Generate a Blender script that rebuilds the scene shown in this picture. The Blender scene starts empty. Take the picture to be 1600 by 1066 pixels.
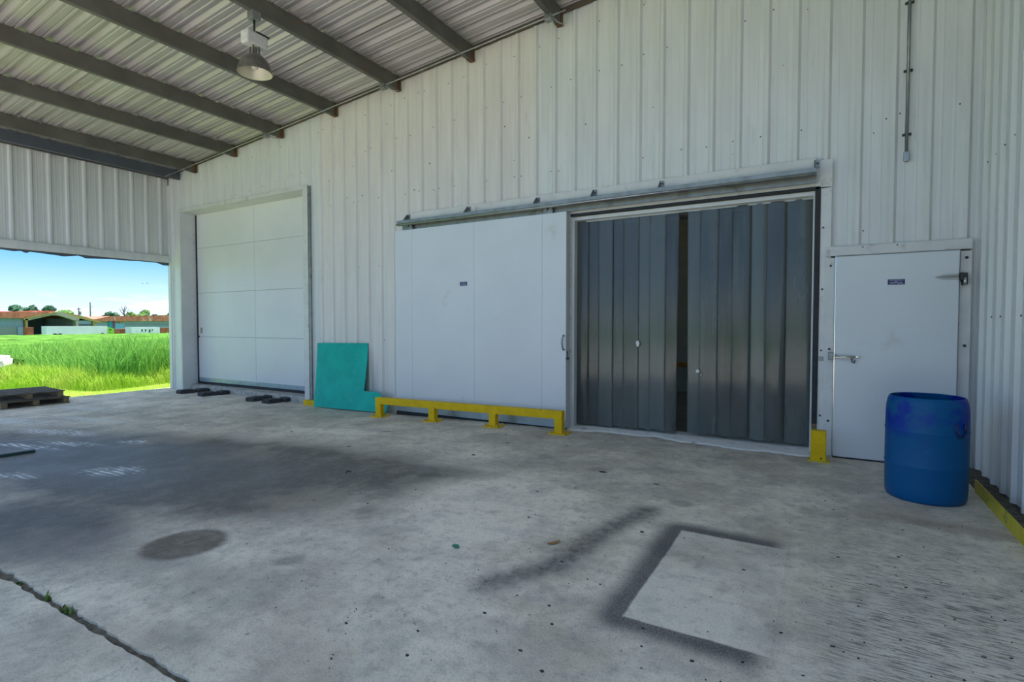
import bpy, bmesh, math, random
import numpy as np
from mathutils import Vector, Matrix
random.seed(7); RNG = np.random.default_rng(7)
R = math.radians
sc = bpy.context.scene
COL = sc.collection

# ------------------------------------------------------------------ camera
YAW, PITCH, FPX, CAMH = 30.25, 1.79, 837.0, 1.5
cam_d = bpy.data.cameras.new('camera'); cam = bpy.data.objects.new('camera', cam_d); COL.objects.link(cam)
cam.location = (0, 0, CAMH); cam.rotation_euler = (R(90 - PITCH), 0, R(YAW))
cam_d.sensor_width = 36; cam_d.lens = FPX / 1600 * 36; cam_d.clip_end = 2000; cam_d.clip_start = .05
sc.camera = cam

# ------------------------------------------------------------------ sky, sun, exposure
SUN_EL, SUN_AZ = 78, 78          # azimuth measured from +X towards +Y
w = bpy.data.worlds.new('world'); sc.world = w; w.use_nodes = True
nt = w.node_tree; nt.nodes.clear()
def wn(t, **k):
    n = nt.nodes.new(t)
    for a, b in k.items(): setattr(n, a, b)
    return n
out = wn('ShaderNodeOutputWorld'); bg = wn('ShaderNodeBackground'); nt.links.new(bg.outputs[0], out.inputs[0])
tc = wn('ShaderNodeTexCoord'); sep = wn('ShaderNodeSeparateXYZ'); nt.links.new(tc.outputs['Generated'], sep.inputs[0])
ramp = wn('ShaderNodeValToRGB'); nt.links.new(sep.outputs[2], ramp.inputs[0])
cr = ramp.color_ramp
cr.elements[0].position = 0.0; cr.elements[0].color = (.43, .50, .585, 1)
cr.elements[1].position = 1.0; cr.elements[1].color = (.24, .31, .42, 1)
for p, c in ((.05, (.27, .405, .585, 1)), (.10, (.105, .28, .575, 1)), (.16, (.115, .28, .55, 1)), (.45, (.22, .305, .44, 1))):
    e = cr.elements.new(p); e.color = c
# thin low banks near the horizon
mp = wn('ShaderNodeMapping'); mp.inputs['Scale'].default_value = (2.2, 2.2, 11.0); nt.links.new(tc.outputs['Generated'], mp.inputs[0])
nz2 = wn('ShaderNodeTexNoise'); nz2.inputs['Scale'].default_value = 4.0; nz2.inputs['Detail'].default_value = 6; nt.links.new(mp.outputs[0], nz2.inputs[0])
mr = wn('ShaderNodeMapRange'); mr.inputs[1].default_value = .52; mr.inputs[2].default_value = .68; nt.links.new(nz2.outputs[0], mr.inputs[0])
lo = wn('ShaderNodeMapRange'); lo.inputs[1].default_value = .065; lo.inputs[2].default_value = .02; lo.inputs[4].default_value = .55; nt.links.new(sep.outputs[2], lo.inputs[0])
m3 = wn('ShaderNodeMath', operation='MULTIPLY'); nt.links.new(mr.outputs[0], m3.inputs[0]); nt.links.new(lo.outputs[0], m3.inputs[1])
ml = m3
mxc = wn('ShaderNodeMix', data_type='RGBA'); nt.links.new(ml.outputs[0], mxc.inputs[0]); nt.links.new(ramp.outputs[0], mxc.inputs[6])
mxc.inputs[7].default_value = (.80, .81, .84, 1); nt.links.new(mxc.outputs[2], bg.inputs[0]); bg.inputs[1].default_value = .92
sl = bpy.data.lights.new('sun_offscreen', 'SUN'); sun = bpy.data.objects.new('sun_offscreen', sl); COL.objects.link(sun)
sl.energy = 4.6; sl.angle = R(.6); sl.color = (1, .96, .90)
sd = Vector((math.cos(R(SUN_EL)) * math.cos(R(SUN_AZ)), math.cos(R(SUN_EL)) * math.sin(R(SUN_AZ)), math.sin(R(SUN_EL))))
sun.rotation_euler = sd.to_track_quat('Z', 'Y').to_euler(); sun.location = sd * 60
sc.view_settings.view_transform = 'Standard'; sc.view_settings.look = 'None'
sc.view_settings.gamma = 1; sc.view_settings.use_curve_mapping = False
sc.view_settings.exposure = 1.45
sc.cycles.max_bounces = 10; sc.cycles.diffuse_bounces = 7; sc.cycles.transparent_max_bounces = 16
sc.cycles.sample_clamp_indirect = 6

# ------------------------------------------------------------------ pixel helpers (directions only; depth from what a thing touches)
_a, _p = R(YAW), R(PITCH)
_fw = np.array([-math.sin(_a) * math.cos(_p), math.cos(_a) * math.cos(_p), -math.sin(_p)])
_r = np.array([math.cos(_a), math.sin(_a), 0]); _u = np.cross(_r, _fw)
def ray(px, py): return _r * ((px - 800) / FPX) - _u * ((py - 533) / FPX) + _fw
def at_x(px, py, X):
    d = ray(px, py); t = X / d[0]; return (float(X), float(t * d[1]), float(CAMH + t * d[2]))
def at_y(px, py, Y):
    d = ray(px, py); t = Y / d[1]; return (float(t * d[0]), float(Y), float(CAMH + t * d[2]))
def at_z(px, py, z=0):
    d = ray(px, py); t = (z - CAMH) / d[2]; return (float(t * d[0]), float(t * d[1]), float(z))
def sstep(t): t = min(1, max(0, t)); return t * t * (3 - 2 * t)
def fz(x): return -.08 * sstep((-3.3 - x) / 5.0)           # the slab dips a little towards the left
def zroof(x): return 6.267 + .0836 * x
YF = 1.0                                                   # open front edge of the roof
WY, LX, RX = 7.15, -13.85, 1.37

# ------------------------------------------------------------------ materials
MATS = {}
class S:
    """a shader value; arithmetic makes Math nodes"""
    def __init__(s, t, v): s.t, s.v = t, v
    def _m(s, op, *o, clamp=False):
        n = s.t.nodes.new('ShaderNodeMath'); n.operation = op; n.use_clamp = clamp
        for i, x in enumerate((s,) + o):
            if isinstance(x, S): s.t.links.new(x.v, n.inputs[i])
            else: n.inputs[i].default_value = x
        return S(s.t, n.outputs[0])
    def __add__(s, o): return s._m('ADD', o)
    def __sub__(s, o): return s._m('SUBTRACT', o)
    def __mul__(s, o): return s._m('MULTIPLY', o)
    def __truediv__(s, o): return s._m('DIVIDE', o)
    __radd__ = __add__; __rmul__ = __mul__
    def __rsub__(s, o): return (s * -1) + o
    def max(s, o): return s._m('MAXIMUM', o)
    def min(s, o): return s._m('MINIMUM', o)
    def abs(s): return s._m('ABSOLUTE')
    def sqrt(s): return s._m('SQRT')
    def clamp(s): return s._m('ADD', 0.0, clamp=True)
    def step(s, a, b):
        n = s.t.nodes.new('ShaderNodeMapRange'); n.interpolation_type = 'SMOOTHSTEP'
        s.t.links.new(s.v, n.inputs[0]); n.inputs[1].default_value = a; n.inputs[2].default_value = b
        return S(s.t, n.outputs[0])
def noise(t, vec, scale, detail=4, rough=.55, stretch=None):
    n = t.nodes.new('ShaderNodeTexNoise'); n.inputs['Scale'].default_value = scale
    n.inputs['Detail'].default_value = detail; n.inputs['Roughness'].default_value = rough
    if stretch:
        m = t.nodes.new('ShaderNodeMapping'); m.inputs['Scale'].default_value = stretch; t.links.new(vec, m.inputs[0]); vec = m.outputs[0]
    t.links.new(vec, n.inputs['Vector']); return S(t, n.outputs[0])
def mixc(t, f, a, b):
    n = t.nodes.new('ShaderNodeMix'); n.data_type = 'RGBA'
    if isinstance(f, S): t.links.new(f.v, n.inputs[0])
    else: n.inputs[0].default_value = f
    for i, x in ((6, a), (7, b)):
        if isinstance(x, tuple): n.inputs[i].default_value = x + (1,) if len(x) == 3 else x
        else: t.links.new(x, n.inputs[i])
    return n.outputs[2]
def newmat(name):
    m = bpy.data.materials.new(name); m.use_nodes = True; t = m.node_tree
    b = t.nodes['Principled BSDF']; MATS[name] = m
    c = t.nodes.new('ShaderNodeTexCoord'); return m, t, b, c.outputs['Object']
def mat(name, col, rough=.5, metal=0.0, var=.12, scale=6, col2=None, amt2=.0, scale2=2.5, spec=.5, bump=0.0, bscale=60, stretch=None):
    """base colour with soft variation, optional second colour in noise patches, optional fine relief"""
    m, t, b, v = newmat(name)
    n1 = noise(t, v, scale, 5, stretch=stretch)
    lo_ = tuple(c * (1 - var) for c in col); hi_ = tuple(min(1, c * (1 + var)) for c in col)
    c = mixc(t, n1.step(.3, .7), lo_, hi_)
    if col2:
        n2 = noise(t, v, scale2, 6, .65, stretch=stretch); c = mixc(t, n2.step(.62 - amt2 * .3, .72), c, col2)
    t.links.new(c, b.inputs['Base Color'])
    b.inputs['Roughness'].default_value = rough; b.inputs['Metallic'].default_value = metal
    b.inputs['Specular IOR Level'].default_value = spec
    if bump:
        n3 = noise(t, v, bscale, 3, stretch=stretch); bm_ = t.nodes.new('ShaderNodeBump'); bm_.inputs['Strength'].default_value = bump
        bm_.inputs['Distance'].default_value = .01; t.links.new(n3.v, bm_.inputs['Height']); t.links.new(bm_.outputs[0], b.inputs['Normal'])
    return m
mat('wall_cool', (.69, .69, .67), .34, var=.05, scale=1.2, col2=(.61, .61, .58), amt2=.05, scale2=1.6, stretch=(6, 6, .7))
mat('wall_warm', (.72, .675, .63), .34, var=.05, scale=1.2, col2=(.62, .58, .53), amt2=.05, scale2=1.6, stretch=(6, 6, .7))
mat('wall_blue', (.50, .62, .645), .34, var=.05, scale=1.2, stretch=(6, 6, .7))
mat('wall_dim', (.44, .45, .42), .42, var=.08, scale=1.5, col2=(.33, .33, .29), amt2=.15, stretch=(6, 6, .7))
mat('core', (.30, .30, .28), .8)
mat('roof_sheet', (.47, .43, .42), .42, metal=.35, var=.12, scale=1.2, col2=(.32, .27, .22), amt2=.12, scale2=1.1, stretch=(.5, 3, 3))
mat('purlin', (.115, .108, .092), .55, var=.15, scale=3, col2=(.17, .075, .03), amt2=.02, scale2=2.0)
mat('eave_steel', (.09, .105, .125), .5, var=.12, scale=3)
mat('rust', (.13, .062, .03), .8, var=.3, scale=8, col2=(.08, .05, .035), amt2=.3, scale2=9)
mat('rake', (.10, .075, .05), .75, var=.3, scale=5, col2=(.22, .085, .03), amt2=.3, scale2=3)
mat('white_panel', (.675, .69, .70), .30, var=.025, scale=1.2, col2=(.58, .58, .55), amt2=.0, scale2=1.3)
mat('cream_panel', (.73, .72, .72), .30, var=.03, scale=1.0)
mat('white_trim', (.66, .645, .62), .38, var=.06, scale=4, col2=(.45, .44, .40), amt2=.1, scale2=5)
mat('jamb', (.66, .655, .64), .4, var=.05, scale=3)
mat('kick', (.36, .45, .50), .32, metal=.55, var=.1, scale=6)
mat('seam', (.30, .31, .31), .7)
mat('rubber', (.018, .018, .020), .65, var=.3, scale=12)
mat('black_rubber', (.035, .035, .038), .75, var=.35, scale=10, col2=(.11, .11, .11), amt2=.15, scale2=6, bump=.3)
mat('steel', (.40, .41, .41), .38, metal=.85, var=.12, scale=8)
mat('dull_steel', (.27, .28, .275), .45, metal=.7, var=.15, scale=8, col2=(.16, .15, .13), amt2=.2)
mat('bright_steel', (.66, .65, .62), .22, metal=.95, var=.05)
mat('dark_bolt', (.05, .048, .045), .5, metal=.5)
mat('yellow', (.74, .46, .004), .5, spec=.2, var=.10, scale=7, col2=(.36, .22, .02), amt2=.12, scale2=7, bump=.08)
mat('yellow_dirty', (.58, .47, .03), .55, var=.15, scale=6, col2=(.20, .16, .03), amt2=.2, scale2=6)
mat('teal', (.004, .43, .33), .4, spec=.2, var=.12, scale=3, col2=(.03, .50, .40), amt2=.3, scale2=2.2)
mat('teal_edge', (.004, .10, .10), .6)
mat('concrete_sill', (.40, .385, .35), .85, var=.2, scale=9, col2=(.20, .19, .17), amt2=.3, scale2=7, bump=.5, bscale=30)
mat('white_paint_floor', (.92, .91, .88), .6, var=.05, scale=9, col2=(.50, .49, .46), amt2=.1, scale2=6, bump=.25)
mat('pallet_wood', (.13, .11, .09), .85, var=.35, scale=7, col2=(.20, .16, .11), amt2=.3, stretch=(1, 8, 8), bump=.4)
mat('pallet_wood_brown', (.22, .155, .085), .85, var=.3, scale=7, stretch=(8, 1, 8), bump=.4)
mat('bar_green', (.02, .045, .04), .5)
mat('lamp_shell', (.20, .185, .165), .35, metal=.6, var=.15, scale=20)
mat('lamp_inside', (.62, .58, .46), .35, metal=.3, var=.06)
mat('ballast', (.60, .57, .55), .5, var=.1, scale=14, col2=(.38, .34, .32), amt2=.15, scale2=14)
mat('bulb', (.75, .72, .62), .15)
mat('plate_blue', (.018, .018, .10), .35, var=.05)
mat('plate_print', (.42, .43, .55), .4)
mat('sticker', (.72, .72, .70), .5)
mat('room_wall', (.52, .49, .36), .6, var=.05)
mat('room_floor', (.36, .34, .28), .5, var=.15, scale=3)
mat('orange', (.62, .23, .02), .5)
mat('leaf_dry', (.34, .19, .07), .7)
mat('leaf_green', (.02, .22, .13), .5)
mat('paper', (.62, .58, .50), .7)
mat('debris', (.035, .03, .025), .8)
mat('weed', (.11, .19, .035), .6, var=.3, scale=30)
mat('rubble', (.62, .60, .58), .8, var=.3, scale=2, bump=.5)
# far things
mat('far_red', (.47, .15, .085), .7, var=.25, scale=.35, col2=(.62, .50, .42), amt2=.25, scale2=.22, stretch=(.4, 2.5, 1))
mat('far_blue_wall', (.23, .31, .38), .6, var=.1, scale=.4, stretch=(1, 3, .3))
mat('far_pale_wall', (.30, .36, .44), .6, var=.06, scale=.4)
mat('far_yellow', (.40, .27, .09), .6)
mat('far_beige', (.36, .34, .25), .6)
mat('far_navy', (.018, .028, .085), .9)
mat('far_white', (.74, .75, .76), .4, var=.04, scale=.6)
mat('far_green', (.28, .62, .05), .4)
mat('far_glass', (.03, .04, .05), .1)
mat('far_container', (.42, .10, .05), .6)
mat('far_cyan', (.03, .30, .42), .6)
mat('far_magenta', (.42, .03, .08), .6)
mat('far_sky_panel', (.18, .42, .62), .5)
mat('far_grey', (.26, .27, .27), .6)
mat('bark', (.10, .085, .07), .9)
mat('pole', (.22, .20, .18), .9)
mat('tree_dark', (.035, .11, .055), .8, var=.5, scale=.9)
mat('tree_mid', (.085, .19, .03), .8, var=.5, scale=.9)
mat('bird', (.06, .06, .07), .8)

def grass_mat(name, a, b, scale=.35):
    m, t, bs, v = newmat(name)
    n1 = noise(t, v, scale, 4); n2 = noise(t, v, scale * 12, 3)
    c = mixc(t, n1.step(.35, .65), a, b); c = mixc(t, n2.step(.55, .8), c, tuple(x * .6 for x in a))
    t.links.new(c, bs.inputs['Base Color']); bs.inputs['Roughness'].default_value = .6
    bs.inputs['Specular IOR Level'].default_value = .15
    # thin leaves let light through
    tr = t.nodes.new('ShaderNodeBsdfTranslucent'); t.links.new(c, tr.inputs[0])
    ms = t.nodes.new('ShaderNodeMixShader'); ms.inputs[0].default_value = .4
    o = t.nodes['Material Output']; t.links.new(bs.outputs[0], ms.inputs[1]); t.links.new(tr.outputs[0], ms.inputs[2]); t.links.new(ms.outputs[0], o.inputs[0])
grass_mat('reed', (.15, .38, .07), (.28, .50, .09))
grass_mat('fringe', (.34, .56, .05), (.50, .58, .13))
mat('lawn', (.20, .30, .04), .9, spec=.05, var=.15, scale=.8, col2=(.27, .33, .08), amt2=.3, scale2=.7)
mat('field', (.075, .185, .028), .9, var=.45, scale=.25, col2=(.14, .26, .05), amt2=.4, scale2=.8, spec=.02)

def pvc():
    m, t, b, v = newmat('pvc_strip')
    n1 = noise(t, v, 1.6, 4, stretch=(6, 6, .6)); n2 = noise(t, v, 2.2, 5)
    oi = t.nodes.new('ShaderNodeObjectInfo'); rnd_ = S(t, oi.outputs['Random'])
    c = mixc(t, rnd_, (.095, .10, .095), (.20, .225, .22)); c = mixc(t, n1.step(.35, .7) * .5, c, (.22, .235, .225)); c = mixc(t, n2.step(.58, .78) * .6, c, (.15, .135, .105))
    t.links.new(c, b.inputs['Base Color']); b.inputs['Roughness'].default_value = .12; b.inputs['Specular IOR Level'].default_value = .6
    tr = t.nodes.new('ShaderNodeBsdfTransparent'); tr.inputs[0].default_value = (.60, .63, .60, 1)
    ms = t.nodes.new('ShaderNodeMixShader'); ms.inputs[0].default_value = .42
    o = t.nodes['Material Output']; t.links.new(b.outputs[0], ms.inputs[1]); t.links.new(tr.outputs[0], ms.inputs[2]); t.links.new(ms.outputs[0], o.inputs[0])
pvc()
def drum_mat():
    m, t, b, v = newmat('drum_blue')
    n1 = noise(t, v, 3.0, 5); n2 = noise(t, v, 9, 4)
    sp = t.nodes.new('ShaderNodeSeparateXYZ'); t.links.new(v, sp.inputs[0]); z = S(t, sp.outputs[2])
    up = z.step(.42, .75)
    c = mixc(t, (n1 * .8 + n2 * .3).step(.50, .62) * (up * .95 + .05), (.002, .095, .25), (.002, .022, .30))
    c = mixc(t, n2.step(.66, .82) * .3, c, (.03, .20, .42))
    t.links.new(c, b.inputs['Base Color']); b.inputs['Roughness'].default_value = .42; b.inputs['Specular IOR Level'].default_value = .22
drum_mat()

def floor_mat():
    m, t, b, v = newmat('slab_concrete')
    sp = t.nodes.new('ShaderNodeSeparateXYZ'); t.links.new(v, sp.inputs[0]); X = S(t, sp.outputs[0]); Y = S(t, sp.outputs[1])
    n0 = noise(t, v, .55, 6, .6); n1 = noise(t, v, 1.6, 8, .65); n2 = noise(t, v, 7, 8, .7); n3 = noise(t, v, 45, 4, .6); n4 = noise(t, v, 3.2, 5, .6)
    Xw = X + (n1 - .5) * .35; Yw = Y + (n4 - .5) * .35
    def blob(cx, cy, rx, ry, ang=0.0, wv=True, soft=(1.15, .35)):
        ca, sa = math.cos(R(ang)), math.sin(R(ang)); a, c_ = (Xw, Yw) if wv else (X, Y)
        dx, dy = a - cx, c_ - cy; u = (dx * ca + dy * sa) / rx; q = (dy * ca - dx * sa) / ry
        return (u * u + q * q).sqrt().step(*soft)
    def seg(ax, ay, bx, by, r0, r1):
        L = math.hypot(bx - ax, by - ay); ux, uy = (bx - ax) / L, (by - ay) / L
        Xs = X + (n2 - .5) * .06; Ys = Y + (n1 - .5) * .06
        dx, dy = Xs - ax, Ys - ay; tt = (dx * ux + dy * uy).max(0.0).min(L)
        ex, ey = dx - tt * ux, dy - tt * uy
        return (ex * ex + ey * ey).sqrt().step(r1, r0)
    # large tones of the worn slab
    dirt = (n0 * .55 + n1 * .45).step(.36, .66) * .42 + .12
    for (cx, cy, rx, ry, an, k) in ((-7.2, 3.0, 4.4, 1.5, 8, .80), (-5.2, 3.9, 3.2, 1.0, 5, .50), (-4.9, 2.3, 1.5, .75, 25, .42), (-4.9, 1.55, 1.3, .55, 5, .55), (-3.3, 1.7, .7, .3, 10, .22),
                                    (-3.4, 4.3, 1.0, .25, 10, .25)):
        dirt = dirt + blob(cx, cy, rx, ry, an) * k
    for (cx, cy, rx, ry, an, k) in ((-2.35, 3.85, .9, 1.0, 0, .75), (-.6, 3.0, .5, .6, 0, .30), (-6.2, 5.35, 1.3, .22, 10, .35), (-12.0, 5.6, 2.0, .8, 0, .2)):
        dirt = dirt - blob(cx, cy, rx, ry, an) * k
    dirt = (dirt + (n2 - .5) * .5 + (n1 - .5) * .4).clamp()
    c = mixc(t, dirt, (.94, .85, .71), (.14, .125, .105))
    m1_ = noise(t, v, 2.4, 8, .7); m2_ = noise(t, v, 1.1, 6, .65)
    c = mixc(t, m1_.step(.47, .66) * .42, c, (.36, .345, .32)); c = mixc(t, m2_.step(.50, .64) * .38, c, (.60, .50, .37)); c = mixc(t, noise(t, v, 5.5, 7, .75).step(.52, .68) * .40, c, (.33, .32, .30))
    g1 = noise(t, v, 14, 6, .75); g2 = noise(t, v, 90, 3, .7)
    c = mixc(t, g1.step(.50, .70) * .50, c, (.30, .28, .25)); c = mixc(t, g2.step(.52, .70) * .58, c, (.24, .225, .20))
    c = mixc(t, g2.step(.46, .30) * .30, c, (.88, .83, .74)); c = mixc(t, n4.step(.56, .72) * .35, c, (.33, .315, .285))
    # cold blue-grey film on the left bay
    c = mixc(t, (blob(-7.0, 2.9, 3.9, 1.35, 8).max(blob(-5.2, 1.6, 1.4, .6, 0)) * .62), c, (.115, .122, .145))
    # brown patches
    c = mixc(t, noise(t, v, .9, 6, .7).step(.58, .74) * .3, c, (.27, .215, .15))
    # round oil stain and small rings
    c = mixc(t, blob(-3.76, 2.0, .27, .27, 0, False, (1.12, .82)) * (n2 * .7 + .5).clamp() * .95, c, (.105, .085, .068))
    for (cx, cy, r_) in ((-1.05, 4.55, .12), (-2.0, 5.2, .13), (-3.2, 3.1, .13), (-2.9, 2.2, .10)):
        c = mixc(t, blob(cx, cy, r_, r_, 0, True, (1.2, .4)) * .45, c, (.14, .13, .125))
    # pale scraped patches of an old mat on the left: short bars
    wv = t.nodes.new('ShaderNodeTexWave'); wv.inputs['Scale'].default_value = 5.0; wv.inputs['Distortion'].default_value = 3.0; wv.inputs['Detail'].default_value = 2; wv.bands_direction = 'Y'
    t.links.new(v, wv.inputs[0]); bars = S(t, wv.outputs['Fac']).step(.35, .65) * .75 + .25
    pm = blob(-6.5, 2.73, .42, .22, 20)
    for a_ in ((-9.8, 3.35, 1.0, .20, 15), (-8.6, 3.15, .6, .12, 15), (-11.3, 3.45, .9, .28, 10), (-7.4, 2.05, .6, .16, 20), (-8.0, 3.6, .35, .10, 20), (-10.5, 4.1, 1.2, .14, 10), (-9.0, 2.75, .8, .12, 15), (-12.0, 4.6, .8, .14, 10)):
        pm = pm.max(blob(*a_))
    c = mixc(t, (pm * bars * n2.step(.40, .55) * .95).clamp(), c, (.72, .74, .78))
    # worn broom ridges at the right
    st = noise(t, v, 1.0, 3, .6, stretch=(9, 95, 1)); 
    zone = (X.step(-.25, .3)) * (Y.step(5.3, 3.6)) * (n1.step(.30, .46))
    c = mixc(t, st.step(.50, .58) * zone * .75, c, (.70, .67, .60))
    c = mixc(t, st.step(.49, .40) * zone * .75, c, (.10, .097, .088))
    c = mixc(t, blob(.85, 5.0, .8, .14, -5) * .35, c, (.20, .115, .07))
    # sprayed outline left around a rectangular thing: crisp inside edge, faded outside
    qx = (X + .53).abs() - .345; qy = (Y - 3.29).abs() - .665
    ox, oy = qx.max(0.0), qy.max(0.0); d_out = (ox * ox + oy * oy).sqrt() + (n2 - .5) * .05; inside = qx.max(qy) + (n1 - .5) * .03
    band = d_out.step(.21, .05) * inside.step(-.012, .006) * X.step(-.14, -.30)
    c = mixc(t, (band * (g2 * .9 + .45)).clamp() * .92, c, (.055, .055, .066))
    inn = inside.step(.01, -.02) * X.step(.0, -.35)
    c = mixc(t, inn * .38 * n1.step(.65, .40), c, (.55, .54, .50))
    # second overspray, a soft diagonal
    dg = seg(-1.22, 4.25, -1.37, 3.5, .0, .17).max(seg(-1.37, 3.5, -1.43, 2.95, .02, .19)).max(seg(-1.43, 2.95, -1.66, 2.55, .0, .19))
    c = mixc(t, dg * (g1 * 1.3 + .15).clamp() * .85, c, (.075, .075, .082))
    # specks
    spk = noise(t, v, 22, 2, .5).step(.735, .76)
    c = mixc(t, spk * .5, c, (.045, .04, .035))
    scr = noise(t, v, 10, 2, .5, stretch=(1, 6, 1)).step(.72, .75); c = mixc(t, scr * .35, c, (.62, .61, .58))
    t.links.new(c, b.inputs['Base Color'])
    rg = (.74 - blob(-7.0, 3.0, 4, 1.5, 8) * .20 + (n1 - .5) * .3); t.links.new(rg.v, b.inputs['Roughness'])
    b.inputs['Specular IOR Level'].default_value = .4
    bm_ = t.nodes.new('ShaderNodeBump'); bm_.inputs['Strength'].default_value = .35; bm_.inputs['Distance'].default_value = .006
    h = n2 * .6 + n3 * .5 + g1 * .5 + st * zone * .9; t.links.new(h.v, bm_.inputs['Height']); t.links.new(bm_.outputs[0], b.inputs['Normal'])
floor_mat()
mat('apron_concrete', (.46, .45, .42), .8, var=.14, scale=2.2, col2=(.33, .315, .285), amt2=.35, scale2=1.3, bump=.3, bscale=40)
mat('asphalt', (.10, .10, .098), .9, var=.2, scale=3)
mat('joint_dirt', (.12, .105, .08), .95, var=.4, scale=20, bump=.6)

# ------------------------------------------------------------------ mesh helpers
class MB:
    def __init__(s): s.v, s.f = [], []
    def add(s, vs, fs):
        o = len(s.v); s.v += [tuple(p) for p in vs]; s.f += [tuple(i + o for i in f) for f in fs]; return s
    def box(s, x0, x1, y0, y1, z0, z1):
        return s.add([(x0, y0, z0), (x1, y0, z0), (x1, y1, z0), (x0, y1, z0), (x0, y0, z1), (x1, y0, z1), (x1, y1, z1), (x0, y1, z1)],
                     [(3, 2, 1, 0), (4, 5, 6, 7), (0, 1, 5, 4), (1, 2, 6, 5), (2, 3, 7, 6), (3, 0, 4, 7)])
    def hexa(s, b, t):          # bottom 4, top 4 (counter-clockwise from above)
        return s.add(list(b) + list(t), [(3, 2, 1, 0), (4, 5, 6, 7), (0, 1, 5, 4), (1, 2, 6, 5), (2, 3, 7, 6), (3, 0, 4, 7)])
    def prism(s, poly, axis, a, b):
        """polygon (2-D) pulled along an axis from a to b; x:(y,z)  y:(x,z)  z:(x,y)"""
        f = {'x': lambda p, q: (q, p[0], p[1]), 'y': lambda p, q: (p[0], q, p[1]), 'z': lambda p, q: (p[0], p[1], q)}[axis]
        n = len(poly); vs = [f(p, a) for p in poly] + [f(p, b) for p in poly]
        return s.add(vs, [tuple(range(n - 1, -1, -1)), tuple(range(n, 2 * n))] + [(i, (i + 1) % n, n + (i + 1) % n, n + i) for i in range(n)])
    def tube(s, pts, r, n=10, cap=True):
        pts = [Vector(p) for p in pts]; rr = r if isinstance(r, (list, tuple)) else [r] * len(pts); vs, fs = [], []
        for i, p in enumerate(pts):
            d = (pts[min(i + 1, len(pts) - 1)] - pts[max(i - 1, 0)]).normalized()
            a = Vector((0, 0, 1)) if abs(d.z) < .9 else Vector((1, 0, 0)); e1 = d.cross(a).normalized(); e2 = d.cross(e1)
            for k in range(n):
                t = 2 * math.pi * k / n; vs.append(p + (e1 * math.cos(t) + e2 * math.sin(t)) * rr[i])
        for i in range(len(pts) - 1):
            for k in range(n): fs.append((i * n + k, i * n + (k + 1) % n, (i + 1) * n + (k + 1) % n, (i + 1) * n + k))
        if cap: fs += [tuple(range(n - 1, -1, -1)), tuple(range((len(pts) - 1) * n, len(pts) * n))]
        return s.add(vs, fs)
    def lathe(s, prof, n=40, c=(0, 0, 0), close=False):
        vs, fs = [], []; m = len(prof)
        for (r, z) in prof:
            for k in range(n):
                t = 2 * math.pi * k / n; vs.append((c[0] + r * math.cos(t), c[1] + r * math.sin(t), c[2] + z))
        for i in range(m - 1 if not close else m):
            j = (i + 1) % m
            for k in range(n): fs.append((i * n + k, i * n + (k + 1) % n, j * n + (k + 1) % n, j * n + k))
        return s.add(vs, fs)
    def build(s, name, m, parent=None, bevel=0.0, smooth=False, seg=2, **tags):
        me = bpy.data.meshes.new(name); me.from_pydata(s.v, [], s.f); me.validate()
        bm = bmesh.new(); bm.from_mesh(me); bmesh.ops.recalc_face_normals(bm, faces=bm.faces)
        if bevel: bmesh.ops.bevel(bm, geom=[e for e in bm.edges if e.calc_face_angle(0) > .5], offset=bevel, segments=seg, affect='EDGES', profile=.5)
        bm.to_mesh(me); bm.free()
        if smooth:
            for p in me.polygons: p.use_smooth = True
        me.materials.append(MATS[m]); return link(name, me, parent, **tags)
def link(name, me, parent=None, **tags):
    o = bpy.data.objects.new(name, me); COL.objects.link(o)
    if parent is not None: o.parent = parent; o.matrix_parent_inverse = Matrix.Translation(-Vector(parent.location)) if parent.type == 'EMPTY' and not any(parent.rotation_euler) else Matrix.Identity(4)
    for k, x in tags.items(): o[k] = x
    return o
def thing(name, loc, label, cat, **tags):
    o = bpy.data.objects.new(name, None); COL.objects.link(o); o.location = loc; o.empty_display_size = .2
    o['label'] = label; o['category'] = cat
    for k, x in tags.items(): o[k] = x
    bpy.context.view_layer.update(); return o
def smooth_angle(o, a=35):
    me = o.data; bm = bmesh.new(); bm.from_mesh(me)
    for f in bm.faces: f.smooth = True
    for e in bm.edges: e.smooth = e.calc_face_angle(0) < R(a)
    bm.to_mesh(me); bm.free(); return o
def bx(name, m, parent, x0, x1, y0, y1, z0, z1, bevel=0.0, **t): return MB().box(x0, x1, y0, y1, z0, z1).build(name, m, parent, bevel, **t)

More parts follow.
